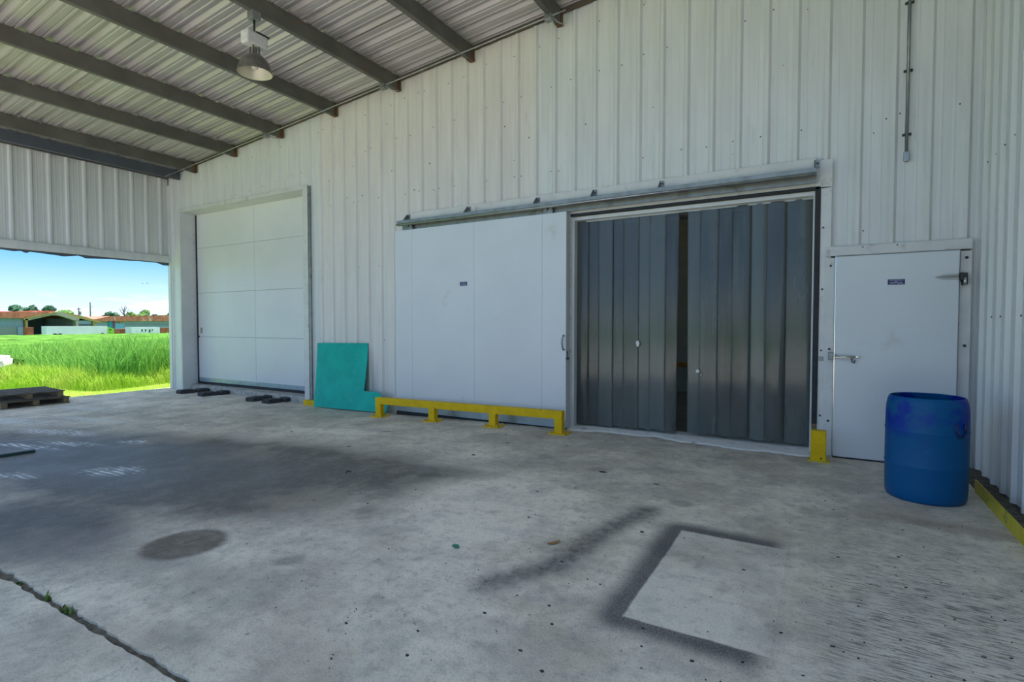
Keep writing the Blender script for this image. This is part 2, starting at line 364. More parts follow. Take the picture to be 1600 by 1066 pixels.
# ================================================================== THE SETTING
# ---- floor slab (dips towards the left), joint, apron
def grid(x0, x1, y0, y1, nx, ny, zf, jit=None):
    m = MB(); vs = []
    for j in range(ny + 1):
        for i in range(nx + 1):
            x = x0 + (x1 - x0) * i / nx; y = y0 + (y1 - y0) * j / ny
            if jit and j in jit: y += jit[j](x)
            vs.append((x, y, zf(x)))
    m.add(vs, [(j * (nx + 1) + i, j * (nx + 1) + i + 1, (j + 1) * (nx + 1) + i + 1, (j + 1) * (nx + 1) + i) for j in range(ny) for i in range(nx)])
    return m
def slab(name, matn, x0, x1, y0, y1, jlow=None, jhigh=None, nx=300, ny=12, label=''):
    j = {}
    if jlow: j[0] = jlow
    if jhigh: j[ny] = jhigh
    m = grid(x0, x1, y0, y1, nx, ny, fz, j)
    # sides 25 cm deep along the joint edges
    for jj in (0, ny):
        row = [jj * (nx + 1) + i for i in range(nx + 1)]; o = len(m.v)
        m.v += [(m.v[k][0], m.v[k][1], m.v[k][2] - .25) for k in row]
        m.f += [(row[i], row[i + 1], o + i + 1, o + i) for i in range(nx)]
    row = [jj * (nx + 1) for jj in range(ny + 1)]; o = len(m.v)
    m.v += [(m.v[k][0], m.v[k][1], m.v[k][2] - .25) for k in row]; m.f += [(row[i], row[i + 1], o + i + 1, o + i) for i in range(ny)]
    return m.build(name, matn, kind='structure', label=label, category='floor')
chips = [(random.uniform(-6, 2), random.uniform(.02, .07), random.uniform(.004, .022)) for _ in range(110)]
def ragged(sign, ph):
    def f(x):
        d = .006 * math.sin(x * 9 + ph) + .004 * math.sin(x * 31 + ph * 2)
        for (c, w_, a) in chips:
            if abs(x - c) < w_: d += a * (1 - abs(x - c) / w_)
        return sign * abs(d)
    return f
floor_o = slab('floor', 'slab_concrete', -14.1, 1.6, 1.222, 7.6, jlow=ragged(1, .3), nx=620, label='worn stained concrete floor slab of the loading bay')
floor2 = slab('pavement', 'slab_concrete', -14.1, 24.0, -2.2, 1.198, jhigh=ragged(-1, 1.9), nx=620, label='concrete apron beyond the open slab joint')
bx('yard', 'apron_concrete', None, -14.1, 24.0, -26.0, -2.21, -.4, -.09, kind='structure', label='plain concrete yard running on from the apron', category='ground')
m = grid(-14.1, 1.6, 1.15, 1.27, 160, 1, lambda x: fz(x) - .014)
jd = m.build('joint_dirt', 'joint_dirt', floor_o)

# ---- ground outside
def terrain(x, y):
    if x > -14.0: return -.14
    z = -.12
    z -= .06 * sstep((-14.5 - x) / 2) + .15 * sstep((-16 - x) / 5) + 1.25 * sstep((-21 - x) / 35)
    return z
xs = [-600, -420, -300, -220, -180, -140, -110, -90, -75, -60, -52, -46, -40, -36, -32, -28, -25, -22, -20, -18, -17, -16, -15, -14.6, -14.05, -14.0, -5, 24, 40, 150]
ys = [-300, -120, -50, -26, -8, 0, 4, 8, 12, 18, 26, 36, 50, 70, 100, 150, 260, 500]
m = MB(); m.add([(x, y, terrain(x, y)) for y in ys for x in xs], [(j * len(xs) + i, j * len(xs) + i + 1, (j + 1) * len(xs) + i + 1, (j + 1) * len(xs) + i) for j in range(len(ys) - 1) for i in range(len(xs) - 1)
      if not (xs[i] >= -14.0 and xs[i + 1] <= 24 and -26 < ys[j + 1] and ys[j + 1] <= 8 and ys[j] >= -26)])
ground = m.build('ground', 'lawn', smooth=True,  kind='structure', label='mown green lawn sloping away beyond the slab edge', category='ground')

ground.data.materials.append(MATS['field'])
for p_ in ground.data.polygons:
    c_ = p_.center
    if not (-24 < c_.x < -13.9 and 0 < c_.y < 26): p_.material_index = 1
# ---- corrugated sheets
PITCH_R, RIB0 = .3115, -.017
def profile(u, rib0=RIB0, pitch=PITCH_R, h=.032, hb=.045, ht=.017, minor=.003):
    q = (u - rib0) % pitch; q = min(q, pitch - q)
    if q <= ht: return h
    if q < hb: return h * (hb - q) / (hb - ht)
    for c in (pitch / 3,):
        e = abs(q - c)
        if e < .007: return minor
        if e < .016: return minor * (.016 - e) / .009
    return 0.0
def breaks(u0, u1, rib0=RIB0, pitch=PITCH_R, hb=.045, ht=.017):
    out_ = {u0, u1}; k = math.floor((u0 - rib0) / pitch) - 1
    while rib0 + k * pitch < u1 + pitch:
        c = rib0 + k * pitch
        for d in (-hb, -ht, ht, hb): out_.add(c + d)
        for cc in (c + pitch / 3, c + 2 * pitch / 3):
            for d in (-.016, -.007, .007, .016): out_.add(cc + d)
        k += 1
    return sorted(x for x in out_ if u0 - 1e-9 <= x <= u1 + 1e-9)
def sheet(u0, u1, zb, zt, holes, place, off=0.0, **pk):
    """corrugated sheet between u0 and u1; zb, zt functions of u; holes (ua,ub,za,zc); place(u, depth, z)"""
    us = set(breaks(u0, u1, **pk))
    for h_ in holes:
        for e in h_[:2]:
            if u0 < e < u1: us.add(e)
    us = sorted(us); m = MB()
    for a, b in zip(us[:-1], us[1:]):
        if b - a < 1e-6: continue
        mid = (a + b) / 2; iv = [(zb, zt)]
        for (ha, hb_, za, zc) in holes:
            if ha < mid < hb_:
                nv = []
                for lo_, hi_ in iv:
                    if za > lo_(mid): nv.append((lo_, (lambda q: lambda u: q)(za)))
                    if zc < hi_(mid): nv.append(((lambda q: lambda u: max(q, zb(u)))(zc), hi_))
                iv = nv
        for lo_, hi_ in iv:
            if hi_(mid) - lo_(mid) < .005: continue
            da, db = profile(a + 1e-7, **{k: x for k, x in pk.items()}) + off, profile(b - 1e-7, **{k: x for k, x in pk.items()}) + off
            m.add([place(a, da, lo_(a)), place(b, db, lo_(b)), place(b, db, hi_(b)), place(a, da, hi_(a))], [(0, 1, 2, 3)])
    if not m.v: return None
    return m

BIG = (-13.30, -8.90, -.2, 4.16); CUR = (-3.12, -.125, -.2, 3.03)
SHEET_HOLES = [(-13.32, -8.78, -1, 4.20), (-3.19, .05, -1, 3.36), (0.0, 1.285, -1, 2.37)]
core = MB()
core.box(LX - .1, BIG[0], WY + .02, WY + .36, -.4, zroof(LX)); core.box(BIG[0], BIG[1], WY + .02, WY + .36, BIG[3], zroof(BIG[0]))
core.box(BIG[1], CUR[0], WY + .02, WY + .36, -.4, zroof(BIG[1])); core.box(CUR[0], CUR[1], WY + .02, WY + .36, CUR[3], zroof(CUR[0]))
core.box(CUR[1], RX + .15, WY + .02, WY + .36, -.4, zroof(CUR[1]))
core.prism([(LX - .1, zroof(LX) - .02), (RX + .15, 5.2), (RX + .15, zroof(RX)), (LX - .1, zroof(LX))], 'y', WY + .03, WY + .35)
wall_back = core.build('wall_back', 'core', kind='structure', label='tall back wall of white ribbed metal sheets with three doorways', category='wall')
place_b = lambda u, d, z: (u, WY - d, z)
k = -15; lap = []
u = RIB0 - 45 * PITCH_R
edges = []
while u < RX + .9: edges.append(u); u += 3 * PITCH_R
for a, b in zip(edges[:-1], edges[1:]):
    a2, b2 = max(a, LX + .01), min(b + .0, RX + .005)
    if b2 - a2 < .05: continue
    c = (a2 + b2) / 2; zs = zroof(c) - 1.02 + random.uniform(-.02, .02)
    mt = 'wall_warm' if -8.2 < c < -3.35 else 'wall_cool'
    m = sheet(a2, b2, lambda u: -.1, lambda u, zs=zs: zs + .05, SHEET_HOLES, place_b)
    if m: m.build('wall_sheet', mt, wall_back)
    m = sheet(a2, b2, lambda u, zs=zs: zs, lambda u: zroof(u) - .005, SHEET_HOLES, place_b, off=.004)
    if m: m.build('wall_sheet', mt, wall_back)
# fasteners in rows, too small to pick apart
scr = MB()
def dot(c, n, r=.008, h=.006):
    n = Vector(n); a = Vector((0, 0, 1)) if abs(n.z) < .9 else Vector((1, 0, 0)); e1 = n.cross(a).normalized(); e2 = n.cross(e1); c = Vector(c); vs = []
    for hh in (0, h):
        for k in range(6):
            t = k * math.pi / 3; vs.append(c + n * hh + (e1 * math.cos(t) + e2 * math.sin(t)) * r)
    scr.add(vs, [tuple(range(5, -1, -1)), tuple(range(6, 12))] + [(i, (i + 1) % 6, 6 + (i + 1) % 6, 6 + i) for i in range(6)])
k = 0
for i in range(-45, 6):
    xc = RIB0 + i * PITCH_R + .06
    if not (LX < xc < RX): continue
    for z in (1.22, 2.55, 3.75, zroof(xc) - 1.0, zroof(xc) - .35):
        if any(h_[0] - .03 < xc < h_[1] + .03 and z < h_[3] + .03 for h_ in SHEET_HOLES): continue
        if random.random() < .55: dot((xc + random.choice((0, .19)), WY - .003, z + random.uniform(-.02, .02)), (0, -1, 0))
for i in range(45):
    xc = random.uniform(-8.5, RX - .1); z = random.uniform(3.5, zroof(xc) - .3)
    if (xc - RIB0) % PITCH_R < .05 or (xc - RIB0) % PITCH_R > .26: continue
    dot((xc, WY - .003, z), (0, -1, 0), r=random.uniform(.005, .011), h=.003)
scr.build('fasteners', 'dark_bolt', wall_back, kind='stuff')
# corner flashing by the big opening
MB().box(LX - .02, LX + .10, WY - .045, WY + .02, -.1, zroof(LX) - .25).build('corner_flashing', 'wall_cool', wall_back, .006)

# right wall
wall_right = MB().box(RX + .02, RX + .14, YF, WY + .3, -.2, zroof(RX) + .02).build('wall_right', 'core', kind='structure', label='ribbed metal side wall beside the blue drum', category='wall')
place_r = lambda u, d, z: (RX - d, u, z)
u = 6.865 + .02; RR = dict(rib0=6.72, pitch=.296)
e = RR['rib0'] + .148 + .296
ed = [WY - .002]
u = RR['rib0'] + .148 - .296 * 0
while u > YF: ed.append(u); u -= .296 * 3
for b, a in zip(ed[:-1], ed[1:]):
    m = sheet(a, b, lambda u: .035, lambda u: zroof(RX) - .01, [], place_r, **RR)
    if m: m.build('wall_sheet', 'wall_cool', wall_right)
scr = MB()
for i in range(24):
    y = 6.98 - i * .148
    for z in (1.57, 3.1, 4.6):
        if random.random() < .8: dot((RX - .003, y + random.uniform(-.01, .01), z), (-1, 0, 0), r=.009)
scr.build('fasteners', 'dark_bolt', wall_right, kind='stuff')

# left wall: a header above the wide opening
HZ = 3.02
wall_left = MB().prism([(YF, HZ - .0), (WY + .1, HZ), (WY + .1, zroof(LX)), (YF, zroof(LX))], 'x', LX - .08, LX - .01).build('wall_left', 'core', kind='structure', label='ribbed metal header above the wide open bay', category='wall')
place_l = lambda u, d, z: (LX + d, u, z)
u = WY - .03; i = 0
while u > YF + .1:
    a = max(YF, u - .915)
    m = sheet(a, u, lambda q: HZ + .03, lambda q: zroof(LX) - .01, [], place_l, rib0=WY - .2, pitch=.305)
    m.build('wall_sheet', 'wall_cool', wall_left); u = a
lip = MB().prism([(LX - .02, HZ - .03), (LX + .075, HZ - .03), (LX + .085, HZ + .05), (LX + .075, HZ + .13), (LX + .05, HZ + .14), (LX - .02, HZ + .14)], 'y', YF, WY + .02)
lip.build('header_channel', 'wall_cool', wall_left)
# torn flashing hanging under the header
rg = []; y = YF
while y < WY:
    rg.append((y, HZ - .05 - random.choice((0, .0, .012, .03, .045)))); y += random.uniform(.05, .35)
poly = [(WY, HZ), (YF, HZ)] + rg
MB().prism(poly, 'x', LX + .02, LX + .026).build('torn_flashing', 'eave_steel', wall_left)

# ---- roof: sheets and purlins
ceil = MB().prism([(LX - .3, zroof(LX - .3) + .11), (2.4, zroof(2.4) + .11), (2.4, zroof(2.4) + .16), (LX - .3, zroof(LX - .3) + .16)], 'y', YF, WY + .5).build(
    'ceiling', 'core', kind='structure', label='sloping underside of a ribbed metal roof on dark purlins', category='ceiling')
y = WY + .48; n = 0
while y > YF + .05:
    a = max(YF, y - .9)
    us = breaks(a, y, rib0=.05, pitch=.30, hb=.06, ht=.022); m = MB()
    for p, q in zip(us[:-1], us[1:]):
        if q - p < 1e-6: continue
        zz = [profile(t_, rib0=.05, pitch=.30, hb=.06, ht=.022, h=.045, minor=.010) + (.005 if n % 2 else .012) for t_ in (p + 1e-7, q - 1e-7)]
        x0, x1 = LX - .25, 2.3
        m.add([(x0, p, zroof(x0) + zz[0]), (x1, p, zroof(x1) + zz[0]), (x1, q, zroof(x1) + zz[1]), (x0, q, zroof(x0) + zz[1])], [(0, 1, 2, 3)])
    # turned-down lap edge
    x0, x1 = LX - .25, 2.3; dz = (.005 if n % 2 else .012)
    m.add([(x0, a, zroof(x0) + dz), (x1, a, zroof(x1) + dz), (x1, a, zroof(x1) + dz - .012), (x0, a, zroof(x0) + dz - .012)], [(0, 1, 2, 3)])
    m.build('roof_sheet', 'roof_sheet', ceil); y = a; n += 1
def purlin(x, matn='purlin', name='purlin', z_off=0.0, h=.225):
    zt = zroof(x) + z_off; zb = zt - h; t_ = .012; fl = .075
    prof = [(x, zt), (x, zb), (x - fl, zb), (x - fl, zb + .022), (x - fl + t_, zb + .022), (x - fl + t_, zb + t_), (x - t_, zb + t_), (x - t_, zt - t_), (x - fl, zt - t_), (x - fl, zt)]
    o = MB().prism(prof, 'y', YF, WY - .045).build(name, matn, ceil)
    return o
PX = [-12.55, -11.02, -9.465, -7.91, -6.36, -4.83, -3.305, -1.77, -.23, 1.2]
for x in PX:
    purlin(x)
    # rusted last stretch at the wall with a clip
    zt = zroof(x); zb = zt - .225
    MB().box(x - .078, x + .004, WY - .16, WY - .04, zb - .004, zb + .004).box(x + .0005, x + .004, WY - .13, WY - .04, zb, zt - .01).build('purlin_clip', 'rust', ceil)
purlin(-13.27, 'eave_steel', 'eave_beam', -.02, .21)
MB().box(LX + .02, LX + .09, YF, WY - .05, zroof(LX) - .10, zroof(LX) - .055).build('eave_angle', 'purlin', ceil)
x0, x1 = LX, 2.0
MB().prism([(x0, zroof(x0)), (x1, zroof(x1)), (x1, zroof(x1) - .055), (x0, zroof(x0) - .055)], 'y', WY - .075, WY - .035).build('rake_angle', 'rake', ceil)
# screws where the roof ribs cross the purlins: bright washers
ws = MB(); scr = ws
for x in PX[:8]:
    yy = .05 + .30 * 1
    while yy < WY:
        if yy > 1.5: dot((x + .02, yy, zroof(x + .02) - .004), (0, 0, -1), r=.014, h=.016)
        yy += .30
ws.build('roof_fasteners', 'steel', ceil, kind='stuff')

# ---- big recessed door (door_1)
DY = 7.48
d1 = thing('door_1', (-11.1, DY, 0), 'big recessed white panelled door above a concrete sill', 'door', kind='structure')
colx = [-13.27, -11.02, -8.90]; rowz = [.10, 1.197, 2.256, 3.341, 4.19]
for i in range(2):
    for j in range(4):
        bx('door_panel', 'cream_panel', d1, colx[i] + .003, colx[i + 1] - .003, DY, DY + .1, rowz[j] + .003, rowz[j + 1] - .003, .004)
bx('backing', 'seam', d1, -13.30, -8.90, DY + .012, DY + .12, .06, 4.2)
bx('kick_plate', 'kick', d1, -13.255, -11.60, DY - .006, DY + .01, .105, .20, .002)
bx('kick_plate', 'kick', d1, -11.59, -10.33, DY - .006, DY + .01, .105, .20, .002)
bx('kick_plate', 'kick', d1, -10.31, -8.91, DY - .006, DY + .01, .105, .20, .002)
bx('gasket', 'rubber', d1, -13.30, -13.262, DY - .02, DY + .02, .04, 4.18)
bx('gasket', 'rubber', d1, -13.30, -8.90, DY - .02, DY + .02, .045, .10)
bx('latch_plate', 'far_beige', d1, -13.17, -13.09, DY - .012, DY, 1.28, 1.42, .004)
kn = MB().lathe([(0, 0), (.022, .004), (.026, .02), (.015, .03), (0, .032)], 12).build('knob', 'rubber', d1); kn.matrix_parent_inverse = Matrix.Identity(4); kn.location = (-2.13, -.004, 1.20); kn.rotation_euler = (R(90), 0, 0)
# surround: jambs, soffit and flat trim
t1 = thing('trim_1', (-11.1, WY, 0), 'white metal surround lining the recess of the big panelled door', 'trim', kind='structure')
bx('jamb', 'jamb', t1, -13.325, -13.292, WY - .05, DY + .1, -.09, 4.17, .003)
bx('jamb', 'jamb', t1, -8.908, -8.86, WY - .05, DY + .1, -.09, 4.17, .003)
bx('soffit', 'white_trim', t1, -13.325, -8.86, WY - .05, DY + .1, 4.15, 4.19, .003)
bx('head_trim', 'white_trim', t1, -13.33, -8.765, WY - .06, WY - .04, 4.15, 4.225, .004)
bx('side_trim', 'white_trim', t1, -8.905, -8.765, WY - .06, WY - .03, -.085, 4.15, .004)
bx('edge_strip', 'dull_steel', t1, -8.763, -8.70, WY - .05, WY - .02, -.085, 4.20)
bx('side_trim', 'wall_cool', t1, -13.42, -13.322, WY - .055, WY - .04, -.085, 4.15, .004)
rv = MB(); scr = rv
for i in range(22): dot((-13.292, 7.40, .15 + i * .185), (1, 0, 0), r=.007)
rv.build('rivets', 'dark_bolt', t1, kind='stuff')
# concrete sill in the recess
sv = MB(); nx = 60; y0, y1 = 7.30, DY + .12
for i in range(nx + 1):
    x = -13.30 + (4.40) * i / nx; yy = (7.29 - .16 * i / nx) + random.uniform(-.012, .012); zt = .045 + random.uniform(-.008, .004)
    sv.v += [(x, yy, -.12), (x, yy - .0, zt - .035), (x, yy + .03, zt), (x, y1, .05)]
for i in range(nx):
    for k in range(3): sv.f.append((i * 4 + k, i * 4 + k + 1, i * 4 + k + 5, i * 4 + k + 4))
sv.f += [(0, 1, 2, 3), tuple(nx * 4 + q for q in (3, 2, 1, 0))]
sv.build('door_sill', 'concrete_sill', t1)

# ---- sliding door (door_2) with track
SY = 6.93
d2 = thing('door_2', (-4.75, SY, 0), 'white insulated sliding door hanging open beside the strip curtain', 'door', kind='structure')
sx = [-6.354, -5.982, -4.724, -3.537, -3.157]
for a, b in zip(sx[:-1], sx[1:]): bx('door_panel', 'white_panel', d2, a + .0015, b - .0015, SY, SY + .02, .13, 3.085, .002)
bx('door_core', 'jamb', d2, -6.354, -3.157, SY + .006, SY + .12, .02, 3.088, .003)
bx('kick_plate', 'kick', d2, -6.35, -3.16, SY - .004, SY + .005, .02, .128, .001)
MB().hexa([(-6.35, SY + .01, fz(-6.35) - .005), (-3.155, SY + .01, -.005), (-3.155, SY + .11, -.005), (-6.35, SY + .11, fz(-6.35) - .005)],
          [(-6.35, SY + .01, .021), (-3.155, SY + .01, .021), (-3.155, SY + .11, .021), (-6.35, SY + .11, .021)]).build('floor_gasket', 'rubber', d2)
hp = [(-3.185, SY, 1.335), (-3.185, SY - .03, 1.345), (-3.185, SY - .055, 1.31), (-3.195, SY - .06, 1.24), (-3.185, SY - .055, 1.17), (-3.185, SY - .03, 1.135), (-3.185, SY, 1.145)]
MB().tube(hp, .011, 10).build('handle', 'dull_steel', d2, smooth=True)
lk = MB().box(-3.158, -3.150, SY + .02, SY + .06, 1.03, 1.12).build('hasp', 'dull_steel', d2, .003)
MB().lathe([(0, 0), (.022, 0), (.026, .01), (.022, .03), (0, .032)], 14, (-3.145, SY + .02, 1.0)).build('padlock', 'dark_bolt', lk)
def name_plate(parent, cx, cy, cz, wd, ht):
    pl = bx('name_plate', 'plate_blue', parent, cx - wd / 2, cx + wd / 2, cy - .004, cy, cz - ht / 2, cz + ht / 2, .001, label='small dark blue plate with pale print')
    g = MB()
    for (fx0, fx1, fz0, fz1) in ((-.40, .40, .26, .33), (-.36, .36, -.17, -.05), (-.05, .02, .02, .18), (-.42, -.05, -.40, -.35), (.05, .42, -.38, -.32)):
        g.box(cx + fx0 * wd, cx + fx1 * wd, cy - .0052, cy - .0038, cz + fz0 * ht, cz + fz1 * ht)
    g.build('print', 'plate_print', pl)
name_plate(d2, -4.925, SY, 2.138, .135, .062)

tk = thing('door_track', (-3.2, 7.05, 3.1), 'long grey steel overhead track carrying the sliding door', 'track')
bx('backing_board', 'white_trim', tk, -6.15, -.11, WY - .07, WY - .035, 3.22, 3.40, .003)
rail = MB().prism([(6.86, 3.235), (6.86, 3.165), (6.885, 3.15), (6.915, 3.165), (6.915, 3.185), (6.89, 3.175), (6.875, 3.18), (6.875, 3.225), (7.06, 3.27), (7.08, 3.27), (7.08, 3.285), (7.055, 3.285)], 'x', -6.25, -.105).build('rail', 'dull_steel', tk)
MB().tube([(-6.25, 6.858, 3.17), (-.105, 6.858, 3.17)], .016, 10).build('rail_lip', 'steel', tk, smooth=True)
bx('rail_back', 'dull_steel', tk, -6.25, -.105, 7.0, 7.02, 3.10, 3.262)
for x in (-6.19, -4.94, -3.70, -2.81, -1.88, -.125):
    b_ = MB().prism([(6.93, 3.24), (7.075, 3.28), (7.075, 3.37), (7.05, 3.37)], 'x', x - .004, x + .004).box(x - .004, x + .05, 7.068, 7.077, 3.28, 3.37).build('bracket', 'dull_steel', tk)
    b2 = MB().lathe([(0, 0), (.011, 0), (.011, .012), (0, .012)], 8).build('bolt', 'dark_bolt', b_)
    b2.matrix_parent_inverse = Matrix.Identity(4); b2.parent = b_; b2.location = (x + .028, 7.066, 3.33); b2.rotation_euler = (R(90), 0, 0)
    b2.matrix_parent_inverse = b_.matrix_world.inverted() if False else Matrix.Identity(4)
for x in (-6.05, -3.45):
    MB().box(x - .07, x + .07, 6.945, 6.965, 3.07, 3.14).tube([(x - .04, 6.93, 3.15), (x - .04, 6.985, 3.15)], .03, 12).tube([(x + .04, 6.93, 3.15), (x + .04, 6.985, 3.15)], .03, 12).build('trolley', 'dull_steel', tk)

# ---- curtain doorway frame (trim_2)
t2 = thing('trim_2', (-1.6, WY, 0), 'white metal frame with black gasket around the strip curtain doorway', 'trim', kind='structure')
bx('head', 'white_trim', t2, -3.19, -.06, WY - .06, WY + .02, 3.075, 3.36, .004)
bx('jamb', 'white_trim', t2, -.06, .05, WY - .06, WY + .02, .0, 3.05, .004)
bx('corner_plate', 'white_trim', t2, -.107, .052, WY - .066, WY - .058, 3.06, 3.365, .002)
bx('jamb', 'white_trim', t2, -3.19, -3.155, WY - .06, WY + .02, .0, 3.075, .004)
bx('inner_jamb', 'jamb', t2, -3.155, -3.115, WY - .03, WY + .37, .0, 3.05, .004)
bx('inner_jamb', 'jamb', t2, -.135, -.115, WY - .02, WY + .37, .0, 3.05, .003)
bx('inner_head', 'white_trim', t2, -3.13, -.13, WY - .02, WY + .37, 2.985, 3.035, .003)
MB().box(-3.16, -.07, WY - .075, WY - .02, 3.035, 3.072).build('gasket', 'rubber', t2, .006)
MB().box(-.115, -.062, WY - .075, WY - .02, .35, 3.072).build('gasket', 'rubber', t2, .006)
bx('wood_block', 'pallet_wood_brown', t2, -.115, -.065, WY - .05, WY + .0, .0, .42)
scr = MB()
for z in (.45, 1.2, 1.9, 2.6): dot((-.03, WY - .06, z), (0, -1, 0), r=.012)
for z in np.arange(.2, 3.0, .23): dot((-3.172, WY - .06, z), (0, -1, 0), r=.007)
for x in (-3.05, -2.0, -1.0, -.2): dot((x, WY - .06, 3.13), (0, -1, 0), r=.012)
scr.build('bolts', 'dark_bolt', t2, kind='stuff')

# ---- cold room behind the curtain
cr_ = MB()
cr_.box(-7.0, 3.0, 12.3, 12.5, -.1, 4.6); cr_.box(-7.2, -7.0, WY + .36, 12.5, -.1, 4.6); cr_.box(3.0, 3.2, WY + .36, 12.5, -.1, 4.6); cr_.box(-7.2, 3.2, WY + .36, 12.5, 4.4, 4.6)
cw = cr_.build('wall_cold_room', 'core', kind='structure', label='beige panelled inside of the cold room behind the curtain', category='wall')
for i in range(9): bx('wall_panel', 'room_wall', cw, -7.0 + i * 1.11 + .004, -7.0 + (i + 1) * 1.11 - .004, 12.25, 12.30, .0, 4.4, .006)
bx('wall_rail', 'orange', cw, -7.0, 3.0, 12.16, 12.25, .56, .64, .004)
bx('base_board', 'room_wall', cw, -7.0, 3.0, 12.2, 12.25, .0, .28, .004)
bx('header_beam', 'core', cw, -7.0, 3.0, 10.6, 10.8, 3.55, 3.75)
bx('floor_cold_room', 'room_floor', None, -7.0, 3.0, WY + .34, 12.3, -.06, .004, kind='structure', label='plain floor of the cold room seen through the curtain gap', category='floor')

# white painted threshold in front of and under the curtain
th = MB(); n = 50
front = []
for i in range(n + 1):
    x = -3.17 + 3.06 * i / n; front.append((x, 6.98 + .05 * math.sin(x * 2.3) + .03 * math.sin(x * 9) + random.uniform(-.02, .02) - (.07 if i > 20 else 0) * sstep((i - 18) / 12)))
vs = []
for (x, y) in front: vs += [(x, y, fz(x) + .002), (x, y + .04, .014), (x, WY + .06, .024), (x, WY + .36, .024)]
th.add(vs, [(i * 4 + k, i * 4 + 4 + k, i * 4 + 5 + k, i * 4 + 1 + k) for i in range(n) for k in range(3)])
th.build('door_threshold', 'white_paint_floor', label='white painted threshold strip under the strip curtain', category='threshold', kind='structure')

# ---- strip curtain
cu = thing('strip_curtain', (-1.64, 7.24, 0), 'grey translucent plastic strip curtain parted near the middle', 'curtain')
bx('hanging_rail', 'steel', cu, -3.11, -.14, 7.225, 7.265, 2.965, 2.995)
def strip(xa_t, xb_t, xa_b, xb_b, ydep, zb, ph, bulge, lean=0.0):
    nx_, nz_ = 8, 26; m = MB(); vs = []
    for side in (0, 1):
        for j in range(nz_ + 1):
            tz = j / nz_; z = 2.98 + (zb - 2.98) * tz
            for i in range(nx_ + 1):
                tx = i / nx_; xa = xa_t + (xa_b - xa_t) * tz; xb = xb_t + (xb_b - xb_t) * tz; x = xa + (xb - xa) * tx
                tw = .016 * math.sin(ph * 3.7) * (2 * tx - 1) * (.3 + .7 * tz * (1.3 - tz)); cv = tw + bulge * (1 - (2 * tx - 1) ** 2) * (.6 + .4 * math.sin(tz * 1.6 + ph) ** 2)
                wv_ = .0025 * math.sin(tz * 4 + ph * 2.1) * (2 * tx - 1) + .003 * math.sin(tz * 2.2 + ph)
                zz = z + (.012 * math.sin(ph * 5 + i * .4) if j == nz_ else 0)
                vs.append((x, ydep - cv - wv_ * (1 if tz > .03 else tz / .03) + side * .003, zz))
    N_ = (nx_ + 1) * (nz_ + 1); fs = []
    for sd_ in (0, 1):
        for j in range(nz_):
            for i in range(nx_):
                q = sd_ * N_ + j * (nx_ + 1) + i; fs.append((q, q + 1, q + nx_ + 2, q + nx_ + 1))
    for j in range(nz_):
        for i in (0, nx_):
            q = j * (nx_ + 1) + i; fs.append((q, q + nx_ + 1, N_ + q + nx_ + 1, N_ + q))
    m.add(vs, fs); return m.build('curtain_strip', 'pvc_strip', cu, smooth=True)
le = [-3.135, -2.955, -2.775, -2.60, -2.41, -2.225, -2.04, -1.86, -1.668]
for i in range(8):
    a, b = le[i], le[i + 1]; s_ = strip(a - .02, b + .02 if i < 7 else b, a - .02, (b + .02 if i < 7 else b - .022), 7.235 + (.014 if i % 2 else 0) + (-.01 if i == 7 else 0), .035 + .006 * i - (.02 if i == 7 else 0) + random.uniform(-.006, .006), i * 1.3, random.choice((.002, .004, .008)) if i else .03)
re_ = [-1.565, -1.375, -1.175, -.99, -.80, -.605, -.41, -.135]
for i in range(7):
    a, b = re_[i], re_[i + 1]; strip(a - (.03 if i else 0), b, a - (.03 if i else -.018), b, 7.235 + (.014 if i % 2 == 0 else 0), .072 + random.uniform(-.006, .006), 3 + i * 1.9, (.004, .003, .006, .02, .028, .03, .026)[i])
def sticker(x, z, wd, ht, y=7.19):
    n_ = 7; p = [(x + wd * .5 * math.cos(6.283 * k / n_) * random.uniform(.8, 1.15), z + ht * .5 * math.sin(6.283 * k / n_) * random.uniform(.8, 1.15)) for k in range(n_)]
    MB().prism(p, 'y', y, y + .035).build('sticker', 'sticker', cu)
for px, py, w_, h_ in ((996, 537, .045, .085), (1090, 580, .05, .05), (1095, 586, .02, .02)):
    p = at_y(px, py, 7.19); sticker(p[0], p[2], w_, h_)

# ---- personnel freezer door (door_3)
d3 = thing('door_3', (.64, WY, 0), 'white freezer door with chrome latch and hinge behind the blue drum', 'door', kind='structure')
PY = 7.0
bx('leaf', 'white_panel', d3, .103, 1.176, PY, PY + .09, .015, 2.252, .008)
bx('leaf_edge', 'seam', d3, .092, 1.188, PY + .05, PY + .095, .012, 2.266)
bx('jamb', 'white_trim', d3, .0, .092, WY - .085, WY + .02, .0, 2.25, .005)
bx('jamb', 'white_trim', d3, 1.188, 1.285, WY - .085, WY + .02, .0, 2.25, .005)
bx('head', 'white_trim', d3, .0, 1.285, WY - .09, WY + .02, 2.268, 2.375, .005)
bx('edge_strip', 'bright_steel', d3, .094, .102, PY + .015, PY + .06, .02, 2.255)
bx('bottom_gasket', 'rubber', d3, .1, 1.18, PY + .005, PY + .08, -.002, .02)
scr = MB()
for z in (.40, 1.22, 2.16): dot((.05, WY - .085, z), (0, -1, 0), r=.014)
for z in (1.28, 2.18): dot((1.24, WY - .085, z), (0, -1, 0), r=.016)
for x in (.35, .66): dot((x, WY - .09, 2.35), (0, -1, 0), r=.008)
scr.build('bolts', 'dark_bolt', d3, kind='stuff')
la = MB().prism([(.10, 1.165), (.28, 1.16), (.345, 1.147), (.345, 1.138), (.28, 1.125), (.10, 1.12)], 'y', PY - .04, PY).build('latch', 'bright_steel', d3, .006, label='chrome lever latch')
